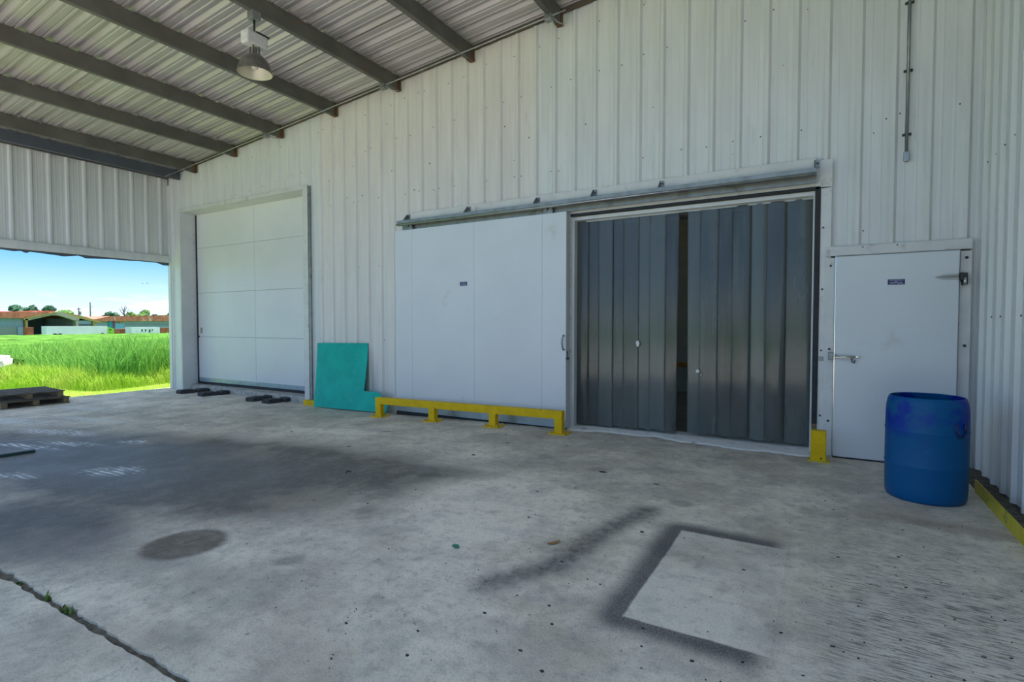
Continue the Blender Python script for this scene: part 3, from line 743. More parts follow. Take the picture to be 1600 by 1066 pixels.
MB().prism([(.04, 1.185), (.09, 1.185), (.09, 1.10), (.04, 1.10)], 'y', PY - .035, WY - .085).build('strike', 'dull_steel', la, .006)
MB().tube([(.105, PY - .055, 1.148), (.20, PY - .06, 1.146), (.30, PY - .055, 1.142)], [.016, .012, .012], 12).build('lever', 'bright_steel', la, smooth=True)
MB().tube([(.265, PY - .02, 1.12), (.265, PY - .03, 1.085), (.285, PY - .03, 1.075), (.295, PY - .02, 1.10)], .009, 8).build('lock_loop', 'dull_steel', la, smooth=True)
bx('strike_plate', 'dull_steel', d3, -.055, -.012, WY - .078, WY - .058, 1.085, 1.13, .004)
hi = MB().prism([(.965, 1.985), (1.05, 2.01), (1.17, 2.018), (1.17, 1.955), (1.05, 1.96)], 'y', PY - .02, PY).build('hinge', 'bright_steel', d3, .005, label='chrome strap hinge')
MB().prism([(.99, 1.986), (1.05, 1.996), (1.165, 2.0), (1.165, 1.972), (1.05, 1.974)], 'y', PY - .032, PY - .015).build('strap_rib', 'dull_steel', hi, .003)
MB().prism([(1.178, 2.025), (1.238, 2.02), (1.238, 1.90), (1.205, 1.895), (1.195, 1.95), (1.178, 1.955)], 'y', PY - .03, WY - .08).build('hinge_plate', 'dark_bolt', hi, .006)
MB().tube([(1.215, PY - .04, 1.90), (1.215, PY - .04, 1.97)], .012, 10).build('hinge_pin', 'bright_steel', hi, smooth=True)
hi2 = MB().prism([(.965, .50), (1.05, .525), (1.17, .533), (1.17, .47), (1.05, .475)], 'y', PY - .02, PY).build('hinge', 'bright_steel', d3, .005)
name_plate(d3, .652, PY, 1.95, .15, .058)

# ================================================================== THINGS
# ---- yellow guard rail
g = thing('guard_rail', (-4.79, 6.62, fz(-4.8)), 'low yellow steel guard rail on four posts before the sliding door', 'guard rail')
gx = [-6.45, -5.315, -4.185, -3.12]; gtop = [(-6.51, .272), (-3.062, .318)]
def gz(x): return gtop[0][1] + (gtop[1][1] - gtop[0][1]) * (x - gtop[0][0]) / (gtop[1][0] - gtop[0][0])
a, b = -6.51, -3.062
MB().hexa([(a, 6.59, gz(a) - .112), (b, 6.59, gz(b) - .112), (b, 6.69, gz(b) - .112), (a, 6.69, gz(a) - .112)], [(a, 6.59, gz(a)), (b, 6.59, gz(b)), (b, 6.69, gz(b)), (a, 6.69, gz(a))]).build('rail', 'yellow', g, .006)
for x in gx:
    z0 = fz(x)
    bx('post', 'yellow', g, x - .058, x + .058, 6.592, 6.688, z0 + .004, gz(x) - .105, .005)
    pl = bx('base_plate', 'yellow', g, x - .13, x + .13, 6.54, 6.76, z0 - .004, z0 + .014, .003)
    for dx in (-.1, .1):
        for dy in (-.075, .085): MB().lathe([(0, 0), (.014, 0), (.014, .022), (.007, .022), (.007, .04), (0, .04)], 8, (x + dx, 6.64 + dy, z0 + .013)).build('anchor_bolt', 'yellow_dirty', pl)

# ---- yellow bollard at the curtain's right jamb, yellow stub behind the teal board
bo = thing('bollard', (-.04, 6.74, 0), 'short square yellow bollard post beside the strip curtain', 'bollard')
bx('post', 'yellow', bo, -.112, .036, 6.69, 6.80, .006, .338, .008)
bx('base_plate', 'yellow_dirty', bo, -.135, .075, 6.66, 6.84, -.004, .014, .003)
bo_b = MB().lathe([(0, 0), (.009, 0), (.009, .008), (0, .008)], 8).build('bolt', 'dark_bolt', bo)
bo_b.matrix_parent_inverse = Matrix.Identity(4); bo_b.location = (.03, -.05, .04); bo_b.rotation_euler = (R(90), 0, 0)
ys_ = MB().hexa([(-8.80, 6.97, -.085), (-8.40, 6.97, -.085), (-8.40, 7.06, -.085), (-8.80, 7.06, -.085)], [(-8.80, 6.97, .02), (-8.40, 6.97, .02), (-8.40, 7.06, .02), (-8.80, 7.06, .02)]).build('kerb_stub', 'yellow', None, .008,
    label='small yellow steel kerb stub at the foot of the big door trim', category='kerb')

# ---- teal board leaning on the wall
def teal_pt(px, py):
    # board plane: foot line at y=6.885, top resting on the ribs
    p0 = np.array([0, 6.885, -.075]); p1 = np.array([0, 7.095, 1.14]); n_ = np.cross([1, 0, 0], p1 - p0)
    d = ray(px, py); o = np.array([0, 0, CAMH]); t_ = np.dot(n_, p0 - o) / np.dot(n_, d); return o + t_ * d
out_px = [(490, 635.5), (547, 640.5), (603, 645.5), (604.5, 640), (606.5, 633), (600, 622), (590.5, 613), (579, 612), (568.5, 611), (569.5, 603), (571.5, 585), (573.3, 565), (574.3, 550), (574.6, 536.5), (535, 536.2), (496, 536), (495, 560), (493.5, 590), (491.5, 618)]
fr = [teal_pt(*p) for p in out_px]; nrm = np.array([0, .9855, -.17]); m = MB(); n = len(fr)
m.add([tuple(p) for p in fr] + [tuple(p + nrm * .010) for p in fr], [tuple(range(n)), tuple(range(2 * n - 1, n - 1, -1))] + [(i, (i + 1) % n, n + (i + 1) % n, n + i) for i in range(n)])
m.build('plastic_board', 'teal', None, label='teal green plastic board with a cut corner leaning on the wall', category='board')

# ---- black rubber ramps before the big door
def ramp(x, y, rz, lens, label):
    t_ = thing('rubber_ramp', (x, y, fz(x)), label, 'rubber ramp', group='black rubber ramps before the big door')
    yy = 0.0
    for k_, L in enumerate(lens):
        h = .085; w_ = .115
        poly = [(yy, .0), (yy, h * .75), (yy + .03, h), (yy + L - .03, h), (yy + L, h * .75), (yy + L, 0)]
        o = MB().prism(poly, 'x', -w_, w_).build('rubber_block', 'black_rubber', None, .008); o.parent = t_
        o.rotation_euler = (0, 0, R(random.uniform(-4, 4))); o.location = (.05 * k_, 0, -.004)
        for dx in (-.05, .05):
            h_o = MB().box(dx - .012, dx + .012, yy + L * .35, yy + L * .65, h - .004, h + .003).build('cleat', 'rubber', None); h_o.parent = o
        yy += L + .035
    t_.rotation_euler = (0, 0, R(rz))
ramp(-12.67, 6.66, -6, (.33, .25), 'black rubber ramp nearest the left jamb of the big door')
ramp(-11.80, 6.66, -6, (.33, .24), 'black rubber ramp lying second from the big door left jamb')
ramp(-10.14, 6.72, 4, (.34, .22), 'black rubber ramp lying third from the big door left jamb')
ramp(-9.60, 6.70, -4, (.31, .20), 'black rubber ramp nearest the big door right trim')

# ---- blue drum
dr = thing('plastic_drum', (.775, 5.80, 0), 'open-topped blue plastic drum standing before the freezer door', 'drum')
prof = [(.0, .015), (.255, .015), (.262, .0), (.272, .003), (.286, .03), (.291, .10), (.2925, .285), (.2945, .294), (.2965, .303), (.2945, .312), (.2925, .322), (.2925, .575), (.2945, .584), (.2965, .593), (.2945, .602), (.2925, .612),
        (.2915, .72), (.288, .79), (.279, .845), (.268, .875), (.262, .880), (.256, .876), (.258, .862), (.270, .835), (.279, .785), (.284, .70), (.285, .1), (.275, .03), (0, .028)]
o = MB().lathe(prof, 64, (.775, 5.80, 0)).build('shell', 'drum_blue', dr); smooth_angle(o, 50)
o.data.transform(Matrix.Translation((-.775, -5.80, 0))); o.matrix_parent_inverse = Matrix.Identity(4)
hd = MB().tube([(0, 0, .09), (-.006, 0, .03), (.02, -.004, -.02), (.055, -.004, -.02), (.08, 0, .03), (.075, 0, .09)], .009, 8).build('moulded_loop', 'plate_blue', None, smooth=True)
hd.parent = dr; hd.location = (.165, -.243, .60); hd.rotation_euler = (0, 0, R(34))

# ---- yellow kerb along the right wall
kb = thing('kerb_rail', (1.19, 4, 0), 'yellow steel kerb angle along the foot of the side wall by the drum', 'kerb')
MB().box(1.185, 1.195, .2, 6.2, -.002, .112).box(1.195, 1.30, .2, 6.2, -.002, .010).build('angle', 'yellow_dirty', kb, .002)
for y in (5.9, 4.6, 3.3, 2.0): MB().lathe([(0, 0), (.014, 0), (.014, .014), (0, .014)], 8, (1.25, y, .009)).build('bolt', 'dark_bolt', kb)
dz = MB(); nn = 60
for i in range(nn + 1):
    y = .2 + 6.85 * i / nn; dz.v += [(1.20, y, .003), (1.27 + random.uniform(-.03, .03), y, .012 + random.uniform(0, .02)), (1.41, y, .02 + random.uniform(0, .02))]
for i in range(nn):
    for k in range(2): dz.f.append((i * 3 + k, i * 3 + k + 1, i * 3 + k + 4, i * 3 + k + 3))
dz.build('dirt_strip', 'joint_dirt', wall_right, kind='stuff')

# ---- high-bay lamp
LXc, LYc = -6.40, 4.39
lp = thing('high_bay_lamp', (LXc, LYc, 4.74), 'high bay lamp with bell reflector hanging under a purlin', 'lamp')
zb = zroof(-6.36) - .225
def lathe_at(prof, name, mt, n=36, par=lp, c=(LXc, LYc, 0), smooth=True, b=0):
    o = MB().lathe(prof, n, c).build(name, mt, par, b); smooth_angle(o, 40) if smooth else None; return o
bx('hanger_box', 'dull_steel', lp, LXc - .06, LXc + .06, LYc - .06, LYc + .06, zb - .10, zb + .004, .008)
MB().tube([(LXc, LYc, zb - .09), (LXc, LYc, 5.235)], .014, 10).build('rod', 'dark_bolt', lp, smooth=True)
bal = MB().box(LXc - .075, LXc + .075, LYc - .15, LYc + .15, 5.07, 5.235).build('ballast_box', 'ballast', lp, .025, seg=3)
MB().box(LXc + .01, LXc + .079, LYc - .02, LYc + .165, 5.228, 5.244).build('lid_strap', 'dark_bolt', bal)
for dx, dy in ((-.045, -.03), (.045, .03), (-.04, .045), (.04, -.045)): MB().tube([(LXc + dx, LYc + dy, 5.09), (LXc + dx * 1.1, LYc + dy * 1.1, 4.96)], .012, 8).build('bracket', 'lamp_shell', lp)
lathe_at([(0, 5.08), (.035, 5.075), (.035, 4.95), (0, 4.95)], 'socket', 'bright_steel', 16)
lathe_at([(.045, 4.975), (.08, 4.965), (.125, 4.93), (.165, 4.88), (.192, 4.82), (.207, 4.76), (.212, 4.738), (.208, 4.736)], 'reflector', 'lamp_shell')
lathe_at([(.040, 4.968), (.076, 4.958), (.121, 4.923), (.160, 4.875), (.187, 4.817), (.202, 4.76), (.208, 4.736)], 'reflector_lining', 'lamp_inside')
lathe_at([(.0, 4.965), (.02, 4.96), (.022, 4.92), (.045, 4.87), (.05, 4.83), (.035, 4.795), (0, 4.785)], 'bulb', 'bulb', 20)

# ---- conduits
cpts = []
cd = thing('conduit_run', (-8, 6.75, 5.2), 'thin grey electrical conduit strapped beneath the purlins near the back wall', 'conduit')
path = [(x, 6.75, zroof(x) - .225 - .024) for x in np.linspace(-13.2, -3.1, 20)]
MB().tube(path, .011, 8).build('pipe', 'steel', cd, smooth=True)
for x in (-9.50, -6.40, -3.33):
    z = zroof(x) - .255
    bxx = bx('junction_box', 'dull_steel', cd, x - .07, x + .04, 6.70, 6.80, z - .055, z + .028, .008)
    MB().tube([(x + .03, 6.75, z - .02), (x + .08, 6.86, z - .05), (x + .10, 6.98, z - .02)], .009, 8).build('stub_pipe', 'steel', bxx)
for x in PX[:7]: bx('strap', 'dull_steel', cd, x - .03, x - .01, 6.735, 6.765, zroof(x) - .262, zroof(x) - .222)
vc = thing('wall_conduit', (.725, 7.1, 3.24), 'thin dark conduit dropping down the back wall above the freezer door', 'conduit')
MB().tube([(.725, WY - .048, zroof(.7) - .05), (.725, WY - .048, 3.33)], .016, 10).build('pipe', 'dull_steel', vc, smooth=True)
for z in (3.52, 4.19, 4.9): bx('clip', 'dark_bolt', vc, .685, .765, WY - .056, WY - .030, z - .012, z + .012, .003)
MB().prism([(.70, 3.34), (.75, 3.34), (.755, 3.25), (.74, 3.235), (.71, 3.235), (.695, 3.25)], 'y', WY - .07, WY - .03).build('end_fitting', 'steel', vc, .006)

# ---- pallets by the opening
def pallet(loc, rz, tilt, label, m1='pallet_wood', m2='pallet_wood_brown'):
    t_ = thing('wooden_pallet', loc, label, 'pallet', group='stacked pallets at the open bay')
    Lx, Ly = 1.05, 1.20
    def pc(n_, mt, *b_):
        o = MB().box(*b_).build(n_, mt, None, .004); o.parent = t_
    for i, x in enumerate((-Lx / 2, -.05, Lx / 2 - .1)):
        pc('runner', m2, x, x + .09, -Ly / 2, Ly / 2, .018, .112)
    for i in range(5): pc('bottom_board', m1, -Lx / 2, Lx / 2, -Ly / 2 + i * .275, -Ly / 2 + i * .275 + .09, 0, .019)
    for i in range(7):
        if random.random() < .93: pc('top_board', m1, -Lx / 2 - random.uniform(0, .02), Lx / 2 + random.uniform(0, .02), -Ly / 2 + i * .183, -Ly / 2 + i * .183 + .10, .111, .130)
    t_.rotation_euler = (R(tilt[0]), R(tilt[1]), R(rz)); return t_
pz = fz(-13.6) - .001
pallet((-13.72, 4.27, pz + .0), 91, (0, 0), 'brown weathered wooden pallet lying at the bottom of the stack')
pallet((-13.78, 4.24, pz + .1305), 86, (0, 0), 'dark weathered wooden pallet lying on another pallet')
bar = MB().box(-.03, .03, -.85, .15, 0, .035).build('floor_bar', 'bar_green', None, .005, label='thin dark green bar lying on the slab', category='bar'); bar.location = (-8.42, 2.56, fz(-8.42) - .001); bar.rotation_euler = (0, 0, R(-6))

# ---- litter
def leaf(name, mt, px, py, L, W_, rz, label, cat, curl=.25):
    p = at_z(px, py, 0); z = fz(p[0]); m = MB(); n_ = 8; vs = []
    for i in range(n_ + 1):
        t_ = i / n_; hw = W_ * math.sin(math.pi * min(1, t_ * .92 + .05)) ** .8 / 2; zc = curl * L * (t_ - .5) ** 2
        vs += [(L * (t_ - .5), -hw, zc + hw * .35), (L * (t_ - .5), 0, zc), (L * (t_ - .5), hw, zc + hw * .35)]
    vs += [(a_, b_, c_ + .0025) for a_, b_, c_ in vs]; N_ = 3 * (n_ + 1)
    for i in range(n_):
        for k in range(2):
            q = i * 3 + k; m.f += [(q, q + 1, q + 4, q + 3), (N_ + q + 3, N_ + q + 4, N_ + q + 1, N_ + q)]
        m.f += [(i * 3, i * 3 + 3, N_ + i * 3 + 3, N_ + i * 3), (i * 3 + 2, N_ + i * 3 + 2, N_ + i * 3 + 5, i * 3 + 5)]
    m.v = vs; o = m.build(name, mt, None, label=label, category=cat); o.location = (p[0], p[1], z - .0005); o.rotation_euler = (0, 0, R(rz))
leaf('dry_leaf', 'leaf_dry', 865, 850, .11, .035, 62, 'curled brown dry leaf beside the dark overspray mark', 'leaf', .5)
leaf('green_scrap', 'leaf_green', 712, 855, .07, .045, -20, 'small green scrap lying on the pale slab', 'scrap', .15)
leaf('paper_scrap', 'paper', 603, 671, .16, .06, 15, 'crumpled pale paper scrap near the yellow guard rail', 'scrap', .2)
db = MB()
def bit(x, y, r_):
    z = fz(x); n_ = random.randint(4, 6); a0 = random.random() * 6; el = random.uniform(.3, 1)
    p = [(x + r_ * math.cos(a0 + 6.283 * k / n_) * random.uniform(.6, 1.2), y + r_ * el * math.sin(a0 + 6.283 * k / n_) * random.uniform(.6, 1.2)) for k in range(n_)]
    db.prism(p, 'z', z - .001, z + random.uniform(.002, .006))
for i in range(200):
    px, py = random.uniform(380, 1600), 690 + 376 * random.random() ** 1.3
    p = at_z(px, py, 0)
    if p[0] > 1.15 or p[1] > 6.6 or math.hypot(p[0] - .775, p[1] - 5.8) < .34: continue
    bit(p[0], p[1], random.choice((.003, .003, .004, .005, .007, .011)))
for px, py, r_ in ((545, 736, .035), (545, 695, .03), (740, 711, .03), (793, 692, .03), (942, 738, .04), (1025, 757, .03), (790, 680, .03), (878, 878, .018), (455, 668, .03), (1003, 832, .016)):
    p = at_z(px, py, 0); bit(p[0], p[1], r_)
db.build('floor_debris', 'debris', None, label='scattered dark crumbs and bits over the slab', category='debris', kind='stuff')
def tuft(px, py, n_, h, label):
    p = at_z(px, py, 0); m = MB()
    for i in range(n_):
        a = random.uniform(0, 6.28); x = random.uniform(-.05, .05) * n_ / 26; y = random.uniform(-.008, .008); hh = h * random.uniform(.5, 1); le_ = random.uniform(.2, .8) * hh; w_ = .005
        dx, dy = math.cos(a) * le_, math.sin(a) * le_; nx_, ny_ = -math.sin(a) * w_, math.cos(a) * w_
        m.add([(x - nx_, y - ny_, 0), (x + nx_, y + ny_, 0), (x + dx * .4 + nx_, y + dy * .4 + ny_, hh * .6), (x + dx * .4 - nx_, y + dy * .4 - ny_, hh * .6), (x + dx, y + dy, hh * .8)], [(0, 1, 2, 3), (3, 2, 4)])
    o = m.build('weed_tuft', 'weed', None, label=label, category='weed', group='weeds in the slab joint'); o.location = (p[0], 1.212, fz(p[0]) - .015)
tuft(106, 952, 26, .05, 'larger green weed tuft growing in the slab joint'); tuft(82, 930, 14, .055, 'sparse taller green weed growing in the slab joint')
tuft(30, 908, 12, .025, 'tiny green weed sprouting low in the slab joint')

# ================================================================== OUTSIDE
def blades(n, fx, hfun, wid, name, mt, label, cat):
    pts = np.array([fx() for _ in range(n)]); a = RNG.uniform(0, 2 * np.pi, n); h = np.array([hfun(x, y) for x, y in pts]) * RNG.uniform(.6, 1.12, n)
    z = np.array([terrain(x, y) for x, y in pts]) - .02; dist = np.hypot(pts[:, 0], pts[:, 1]); wd = wid * (dist / 20.0) ** .85 * RNG.uniform(.6, 1.3, n)
    f = RNG.uniform(0, 2 * np.pi, n); ux, uy = np.cos(f) * wd, np.sin(f) * wd; bend = h * RNG.uniform(.08, .55, n); dx, dy = np.cos(a) * bend, np.sin(a) * bend
    x, y = pts[:, 0], pts[:, 1]
    V = np.stack([np.stack([x - ux, y - uy, z], 1), np.stack([x + ux, y + uy, z], 1), np.stack([x + dx * .35 + ux * .8, y + dy * .35 + uy * .8, z + h * .62], 1), np.stack([x + dx * .35 - ux * .8, y + dy * .35 - uy * .8, z + h * .62], 1), np.stack([x + dx, y + dy, z + h * .96], 1)], 1).reshape(-1, 3)
    i = np.arange(n) * 5
    me = bpy.data.meshes.new(name); F = [(int(k), int(k) + 1, int(k) + 2, int(k) + 3) for k in i] + [(int(k) + 3, int(k) + 2, int(k) + 4) for k in i]
    me.from_pydata(V.tolist(), [], F); me.materials.append(MATS[mt]); return link(name, me, None, label=label, category=cat, kind='stuff')
def edge_x(y): return -15.6 - 3.6 * sstep((6.6 - y) / 2.2) + .3 * math.sin(y * 2.1)     # where the mown lawn ends
def p_reed():
    while True:
        t_ = random.random() ** 1.7; x = -16 - 64 * t_; y = -x * random.uniform(.16, .78)
        e_ = edge_x(y * 16 / -x); bay = 2.2 * sstep((.42 - (-y / x)) / .10)
        if x < e_ - .7 - bay and not (x > -26.5 and -y / x < .318): return (x, y)
def p_fringe():
    while True:
        x = -15 - 7.5 * random.random(); y = -x * random.uniform(.16, .78); e_ = edge_x(y * 16 / -x); bay = 2.2 * sstep((.42 - (-y / x)) / .10)
        if e_ - 1.3 - bay < x < e_: return (x, y)
blades(34000, p_reed, lambda x, y: 1.28 + .14 * math.sin(x * .9 + y * .6) + .12 * math.sin(y * 1.7) - .2 * sstep((.40 - (-y / x)) / .1), .013, 'tall_grass', 'reed', 'tall green reed grass filling the field beyond the lawn', 'grass')
blades(14000, p_fringe, lambda x, y: .36 + .22 * sstep((edge_x(y * 16 / -x) - x) / 1.4) + .10 * math.sin(y * 3.1), .008, 'fringe_grass', 'fringe', 'yellow green seeding grass along the lawn edge', 'grass')
def p_lawn():
    while True:
        x = -14.15 - 5.5 * random.random(); y = -x * random.uniform(.16, .78)
        if x > edge_x(y * 16 / -x) - .3: return (x, y)
blades(12000, p_lawn, lambda x, y: .05, .006, 'lawn_grass', 'fringe', 'short mown grass blades along the slab edge', 'grass')
# far field sheet so the reeds do not thin out
fm = MB(); fxs = list(np.linspace(-132, -28, 40)); fr_ = np.linspace(.05, 1.1, 60)
fm.add([(x, -x * q, terrain(x, 0) + .50 + .50 * sstep((-60 - x) / 60) + .12 * math.sin(x * 1.3) * math.sin(q * 90)) for x in fxs for q in fr_], [(i * 60 + j, i * 60 + j + 1, (i + 1) * 60 + j + 1, (i + 1) * 60 + j) for i in range(39) for j in range(59)])
fm.build('field_growth', 'field', smooth=True, label='dense green undergrowth spreading over the far field', category='undergrowth', kind='stuff')
# pale rubble pile at the lawn's edge
rb = bmesh.new()
for i in range(26):
    r_ = random.uniform(.14, .30); hz_ = random.uniform(0, 1) ** 1.5
    mtx = Matrix.Translation((random.uniform(-.5, .5) * (1 - hz_ * .6), random.uniform(-1.3, .42) * (1 - hz_ * .5), .12 + .75 * hz_)) @ Matrix.Rotation(random.random() * 3, 4, 'X') @ Matrix.Rotation(random.random() * 3, 4, 'Z') @ Matrix.Diagonal((r_ * 1.3, r_, r_ * .7, 1))
    bmesh.ops.create_icosphere(rb, subdivisions=1, radius=1, matrix=mtx)
me = bpy.data.meshes.new('rubble_pile'); rb.to_mesh(me); rb.free(); me.materials.append(MATS['rubble'])
o = link('rubble_pile', me, None, label='pale heap of rubble among the grass at the lawn edge', category='rubble'); o.location = (-25.6, 7.25, terrain(-25.6, 7) - .05)

# ---- far buildings (sizes from their distance behind the field)
GZ = -1.55
def fbox(name, mt, par, pa, pb, X, depth=1.0, z0=None, proud=0.0):
    a, b = at_x(*pa, X), at_x(*pb, X); y0, y1 = sorted((a[1], b[1])); za, zb_ = sorted((a[2], b[2]))
    return MB().box(X - depth, X + proud, y0, y1, GZ if z0 == 'g' else za, zb_).build(name, mt, par)
def fpoly(name, mt, par, pts, X, depth, proud=0.0):
    q = [at_x(*p, X) for p in pts]; return MB().prism([(p[1], p[2]) for p in q], 'x', X - depth, X + proud).build(name, mt, par)
XH = -172.0
c0 = at_x(80, 520, XH)
hg = thing('hangar', (XH, c0[1], GZ), 'open-fronted hangar with rusty red roof and dark blue bay', 'building')
fbox('wall', 'far_blue_wall', hg, (-60, 496), (37, 540), XH, 12, 'g')
fbox('lower_wall', 'far_grey', hg, (-60, 510.5), (26, 540), XH, .3, 'g', .15)
fbox('door', 'far_pale_wall', hg, (27, 511), (36, 540), XH, .3, 'g', .3)
q = [(-60, 496.5), (-60, 488.5), (86, 487), (52, 494), (38, 497)]
fpoly('roof', 'far_red', hg, q, XH + 1, 16)
fpoly('rear_roof', 'far_red', hg, [(-60, 489), (-60, 486.5), (4, 486.5), (25, 487), (55, 485.5), (86, 486), (86, 489)], XH - 6, 3)
fpoly('gable_truss', 'far_beige', hg, [(37, 497), (90, 488), (96, 488), (124, 497.5), (124, 500.5), (117, 501), (92, 493), (80, 493), (44, 501), (37, 500)], XH + .6, 1.2)
fpoly('rake_board', 'far_yellow', hg, [(37, 496.5), (88, 487.5), (90, 488.6), (37, 499)], XH + 1.0, .8)
fpoly('wing_roof', 'far_yellow', hg, [(96, 488), (126, 493), (158, 503), (158, 505), (124, 497.5)], XH + .5, 9)
fbox('portal_post', 'far_yellow', hg, (38, 497), (43, 540), XH, 1, 'g', .6)
fbox('portal_post', 'far_beige', hg, (117, 500), (122, 540), XH, 1, 'g', .6)
fpoly('bay_back_wall', 'far_blue_wall', hg, [(36, 545), (36, 497), (90, 488.5), (124, 497.5), (124, 545)], XH - 22, 1)
fbox('bay_side_wall', 'far_blue_wall', hg, (36, 496.5), (38, 545), XH - .2, 22, 'g'); fbox('bay_side_wall', 'far_blue_wall', hg, (122, 497.5), (124, 545), XH - .2, 22, 'g')
fpoly('bay_roof', 'far_red', hg, [(36, 497), (90, 487.8), (124, 497), (124, 498.2), (90, 489.2), (36, 498.2)], XH - .2, 23)
fbox('wing_wall', 'far_pale_wall', hg, (122, 501), (144, 540), XH, 8, 'g')
fbox('wing_band', 'far_glass', hg, (123, 507), (144, 508.6), XH, .3, None, .1)
fbox('wing_post', 'far_yellow', hg, (144, 500), (149, 540), XH, 1, 'g', .3)
XW = -185.0
wh = thing('warehouse', (XW, at_x(210, 520, XW)[1], GZ), 'long pale warehouse with rusty red roof behind white trailers', 'building')
fbox('wall', 'far_pale_wall', wh, (149, 500), (330, 540), XW, 14, 'g')
fbox('wall_band', 'far_grey', wh, (196, 507), (330, 508.2), XW, .3, None, .2)
fpoly('roof', 'far_red', wh, [(149, 502), (149, 499), (172, 494), (330, 491.5), (330, 502)], XW + 1, 18)
fbox('open_bay', 'far_cyan', wh, (169, 502), (176, 512), XW, .3, None, .3)
fbox('bay_post', 'far_magenta', wh, (176, 502), (178.5, 512), XW, .3, None, .5)
fbox('open_bay', 'far_sky_panel', wh, (178.5, 505.5), (192.5, 514), XW, .3, None, .3)
fbox('bay_transom', 'far_yellow', wh, (186, 502), (192.5, 505.5), XW, .3, None, .3)
# truck and trailers
XT = -150.0
tr = thing('semi_truck', (XT, at_x(120, 520, XT)[1], GZ), 'white box trailer hitched to a bright green truck cab', 'truck')
fbox('trailer', 'far_white', tr, (72, 510), (168, 524), XT, 2.5)
fbox('chassis', 'far_navy', tr, (80, 524), (168, 527), XT - .3, 1.8)
fpoly('cab', 'far_green', tr, [(168.5, 528), (168.5, 511), (173, 512), (181, 516), (184.5, 520), (186, 528)], XT, 2.4)
fpoly('window', 'far_glass', tr, [(171, 514), (174, 514.5), (174, 516), (171, 516)], XT, .1, .05); fpoly('window', 'far_glass', tr, [(179, 516.5), (182.5, 519), (179, 519)], XT, .1, .05)
for px in (86, 94, 160, 182):
    a = at_x(px, 527, XT); MB().tube([(XT - .4, a[1], GZ + .5), (XT + .05, a[1], GZ + .5)], .5, 14).build('wheel', 'rubber', tr)
XO = -140.0
ot = thing('office_trailer', (XO, at_x(228, 520, XO)[1], GZ), 'white site trailer with small dark windows before the warehouse', 'trailer')
fbox('body', 'far_white', ot, (205.5, 511.5), (250, 527), XO, 3)
fbox('skirt', 'far_grey', ot, (207, 527), (249, 540), XO - .3, 2.4, 'g')
for a, b, y0, y1 in ((221, 223, 514.5, 518), (226.5, 228.5, 514.5, 518), (232.5, 235, 515, 519.5), (237, 239, 514.8, 516.5)): fbox('window', 'far_glass', ot, (a, y0), (b, y1), XO, .1, None, .05)
for (a, b, y0, nm, lb) in ((186, 204, 514.5, 'shipping_container', 'rusty red container between the green cab and site trailer'), (252, 275, 513, 'shipping_container', 'orange red container standing at the far end past the site trailer'), (43, 53, 512, 'red_crate', 'red crate standing in the hangar mouth')):
    X_ = XO - 4 if nm != 'red_crate' else XH + 5
    t_ = thing(nm, (X_, at_x((a + b) / 2, 520, X_)[1], GZ), lb, 'container' if 'cont' in nm else 'crate')
    fbox('body', 'far_container', t_, (a, y0), (b, 540), X_, 2.4, 'g')
    fbox('lid', 'far_red', t_, (a, y0 - .5), (b, y0), X_, 2.5, None, .05)
# utility poles
for px, y0, X_, lb in ((124, 481, -215, 'short wooden utility pole with a crossarm behind the hangar'), (142, 472.5, -230, 'tall thin utility pole with small brackets behind the hangar')):
    b_ = at_x(px, 520, X_); t_p = at_x(px, y0, X_)
    t_ = thing('utility_pole', (X_, b_[1], GZ), lb, 'pole')
    MB().tube([(X_, b_[1], GZ), (X_, b_[1], t_p[2])], [.24, .17], 10).build('shaft', 'pole', t_)
    if y0 > 478: MB().box(X_ - .1, X_ + .1, b_[1] - .8, b_[1] + .8, t_p[2] - .55, t_p[2] - .35).build('crossarm', 'pole', t_); MB().tube([(X_ + .3, b_[1] + .3, t_p[2] - 2.4), (X_ + .3, b_[1] + .3, t_p[2] - 1.3)], .28, 10).build('transformer', 'far_grey', t_)
    else:
        for k in range(4): MB().box(X_ - .05, X_ + .05, b_[1], b_[1] + 1.0, t_p[2] - 1.7 - 2.2 * k, t_p[2] - 1.6 - 2.2 * k).build('bracket', 'pole', t_)
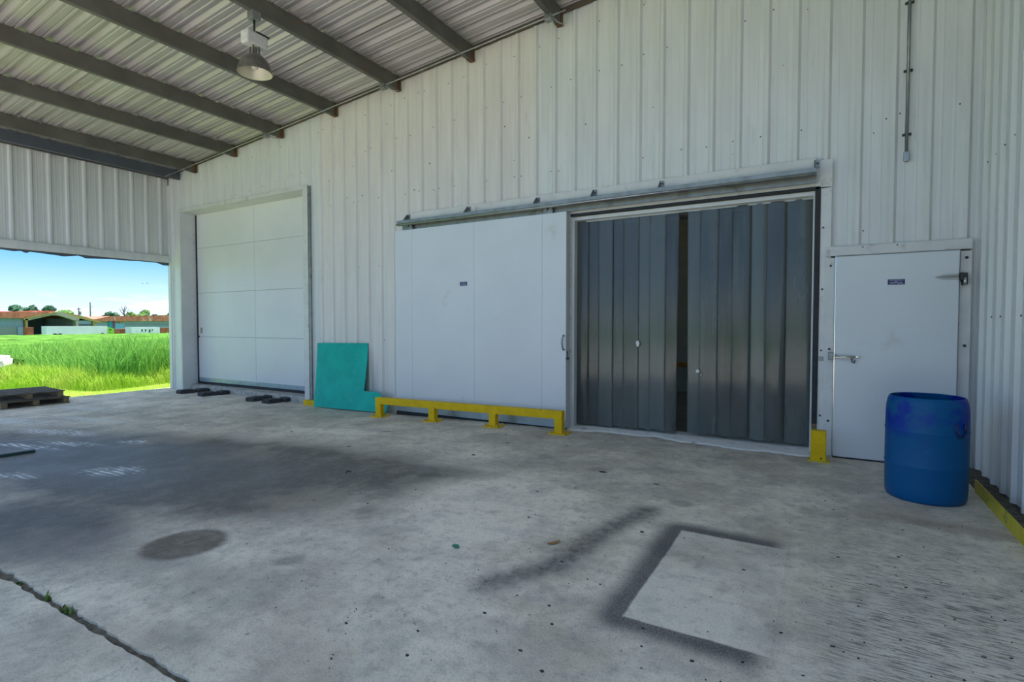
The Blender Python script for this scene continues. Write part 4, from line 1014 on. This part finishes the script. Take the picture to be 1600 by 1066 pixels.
# trees behind the sheds
def tree(px, ytop, wpx, X, mt, label, seed, flat=.75, ybot=503):
    rnd = random.Random(seed); top = at_x(px, ytop, X); s_ = abs(at_x(px + 1, 500, X)[1] - at_x(px, 500, X)[1]); Wm = wpx * s_; bot = at_x(px, ybot, X)[2]; Hm = top[2] - bot
    t_ = thing('tree', (X, top[1], GZ), label, 'tree', group='trees behind the far sheds')
    MB().tube([(X, top[1], GZ), (X + .2, top[1] + .2, bot + Hm * .3), (X, top[1] - .1, bot + Hm * .7)], [.45, .35, .2], 8).build('trunk', 'bark', t_)
    b_ = bmesh.new()
    for i in range(14):
        a = rnd.uniform(-1, 1); h = rnd.uniform(.1, .86) * (1 - .25 * abs(a)); r_ = rnd.uniform(.22, .36) * min(Wm, Hm * 1.5)
        mtx = Matrix.Translation((X + rnd.uniform(-.3, .3) * Wm, top[1] + a * Wm * .40, bot + Hm * h)) @ Matrix.Diagonal((r_, r_, r_ * flat, 1))
        bmesh.ops.create_icosphere(b_, subdivisions=3, radius=1, matrix=mtx)
    for v_ in b_.verts:
        c_ = v_.co; n_ = math.sin(c_.y * 2.3 + seed) * math.sin(c_.z * 2.9 + seed * 2) * math.sin(c_.x * 2.1) + .6 * math.sin(c_.y * 5.7) * math.sin(c_.z * 6.3 + c_.x * 4)
        v_.co = c_ + Vector((0, 1, .6)) * n_ * .5 + Vector((rnd.uniform(-.25, .25), rnd.uniform(-.25, .25), rnd.uniform(-.25, .25)))
    me = bpy.data.meshes.new('crown'); b_.to_mesh(me); b_.free(); me.materials.append(MATS[mt]); link('crown', me, t_)
tree(31, 471.5, 26, -225, 'tree_dark', 'tall dark pine tree with layered crown behind the hangar', 1, .5)
tree(51, 477, 16, -230, 'tree_dark', 'small dark pine tree standing between two bigger trees', 2)
tree(73, 475.5, 24, -222, 'tree_dark', 'broad dark tree rising over the hangar ridge', 3)
tree(96, 480, 26, -226, 'tree_mid', 'low rounded green tree behind the hangar right roof slope', 4)
tree(174, 486, 20, -240, 'tree_dark', 'flat dark tree at the left end of the warehouse roof', 5, .5)
tree(205, 486.5, 12, -262, 'tree_mid', 'small green tree beside the bare dead tree', 6)
tree(226, 484, 20, -235, 'tree_mid', 'bright green pointed tree above the warehouse roof', 7)
tree(243, 489, 9, -240, 'tree_dark', 'tiny dark tree right of the pointed green tree', 8)
tree(268, 484.5, 16, -236, 'tree_mid', 'green tree by the far end of the warehouse roof', 9)
tree(144, 495, 8, -236, 'tree_dark', 'little dark bush at the foot of the tall pole', 10)
X_ = -232; b_ = at_x(195, 520, X_); t_p = at_x(196, 477, X_); t_ = thing('dead_tree', (X_, b_[1], GZ), 'bare dead tree with thin forked branches above the warehouse', 'tree')
tm = MB(); Hh = t_p[2]
tm.tube([(X_, b_[1], GZ), (X_, b_[1] + .1, Hh * .5), (X_, b_[1] - .2, Hh * .72), (X_, b_[1] + .4, Hh)], [.35, .28, .2, .08], 8); tm.build('trunk', 'bark', t_)
for dy, zz, z0 in ((-1.7, .86, .55), (1.6, .83, .5), (-1.0, .97, .66), (1.9, .68, .45), (.9, .95, .7)):
    MB().tube([(X_, b_[1], Hh * z0), (X_, b_[1] + dy * .6, Hh * (z0 + zz) / 2), (X_, b_[1] + dy, Hh * zz)], [.16, .12, .05], 6).build('branch', 'bark', t_)
# two birds
for px, py, lb in ((222.5, 443, 'tiny dark bird flying in the blue sky, wings level'), (230, 443, 'tiny dark bird flying in the blue sky, wings raised')):
    p = at_x(px, py, -90); t_ = thing('bird', p, lb, 'bird'); m = MB(); up = .02 if 'level' in lb else .09
    m.tube([(p[0], p[1] - .14, p[2]), (p[0], p[1], p[2] + .01), (p[0], p[1] + .16, p[2])], [.01, .05, .01], 8); m.build('body', 'bird', t_)
    for s_ in (-1, 1): MB().add([(p[0] + s_ * .02, p[1] - .06, p[2]), (p[0] + s_ * .02, p[1] + .06, p[2]), (p[0] + s_ * .3, p[1] + .03, p[2] + up), (p[0] + s_ * .02, p[1] - .06, p[2] + .012), (p[0] + s_ * .02, p[1] + .06, p[2] + .012)], [(0, 1, 2), (4, 3, 2), (0, 2, 3), (1, 4, 2)]).build('wing', 'bird', t_)
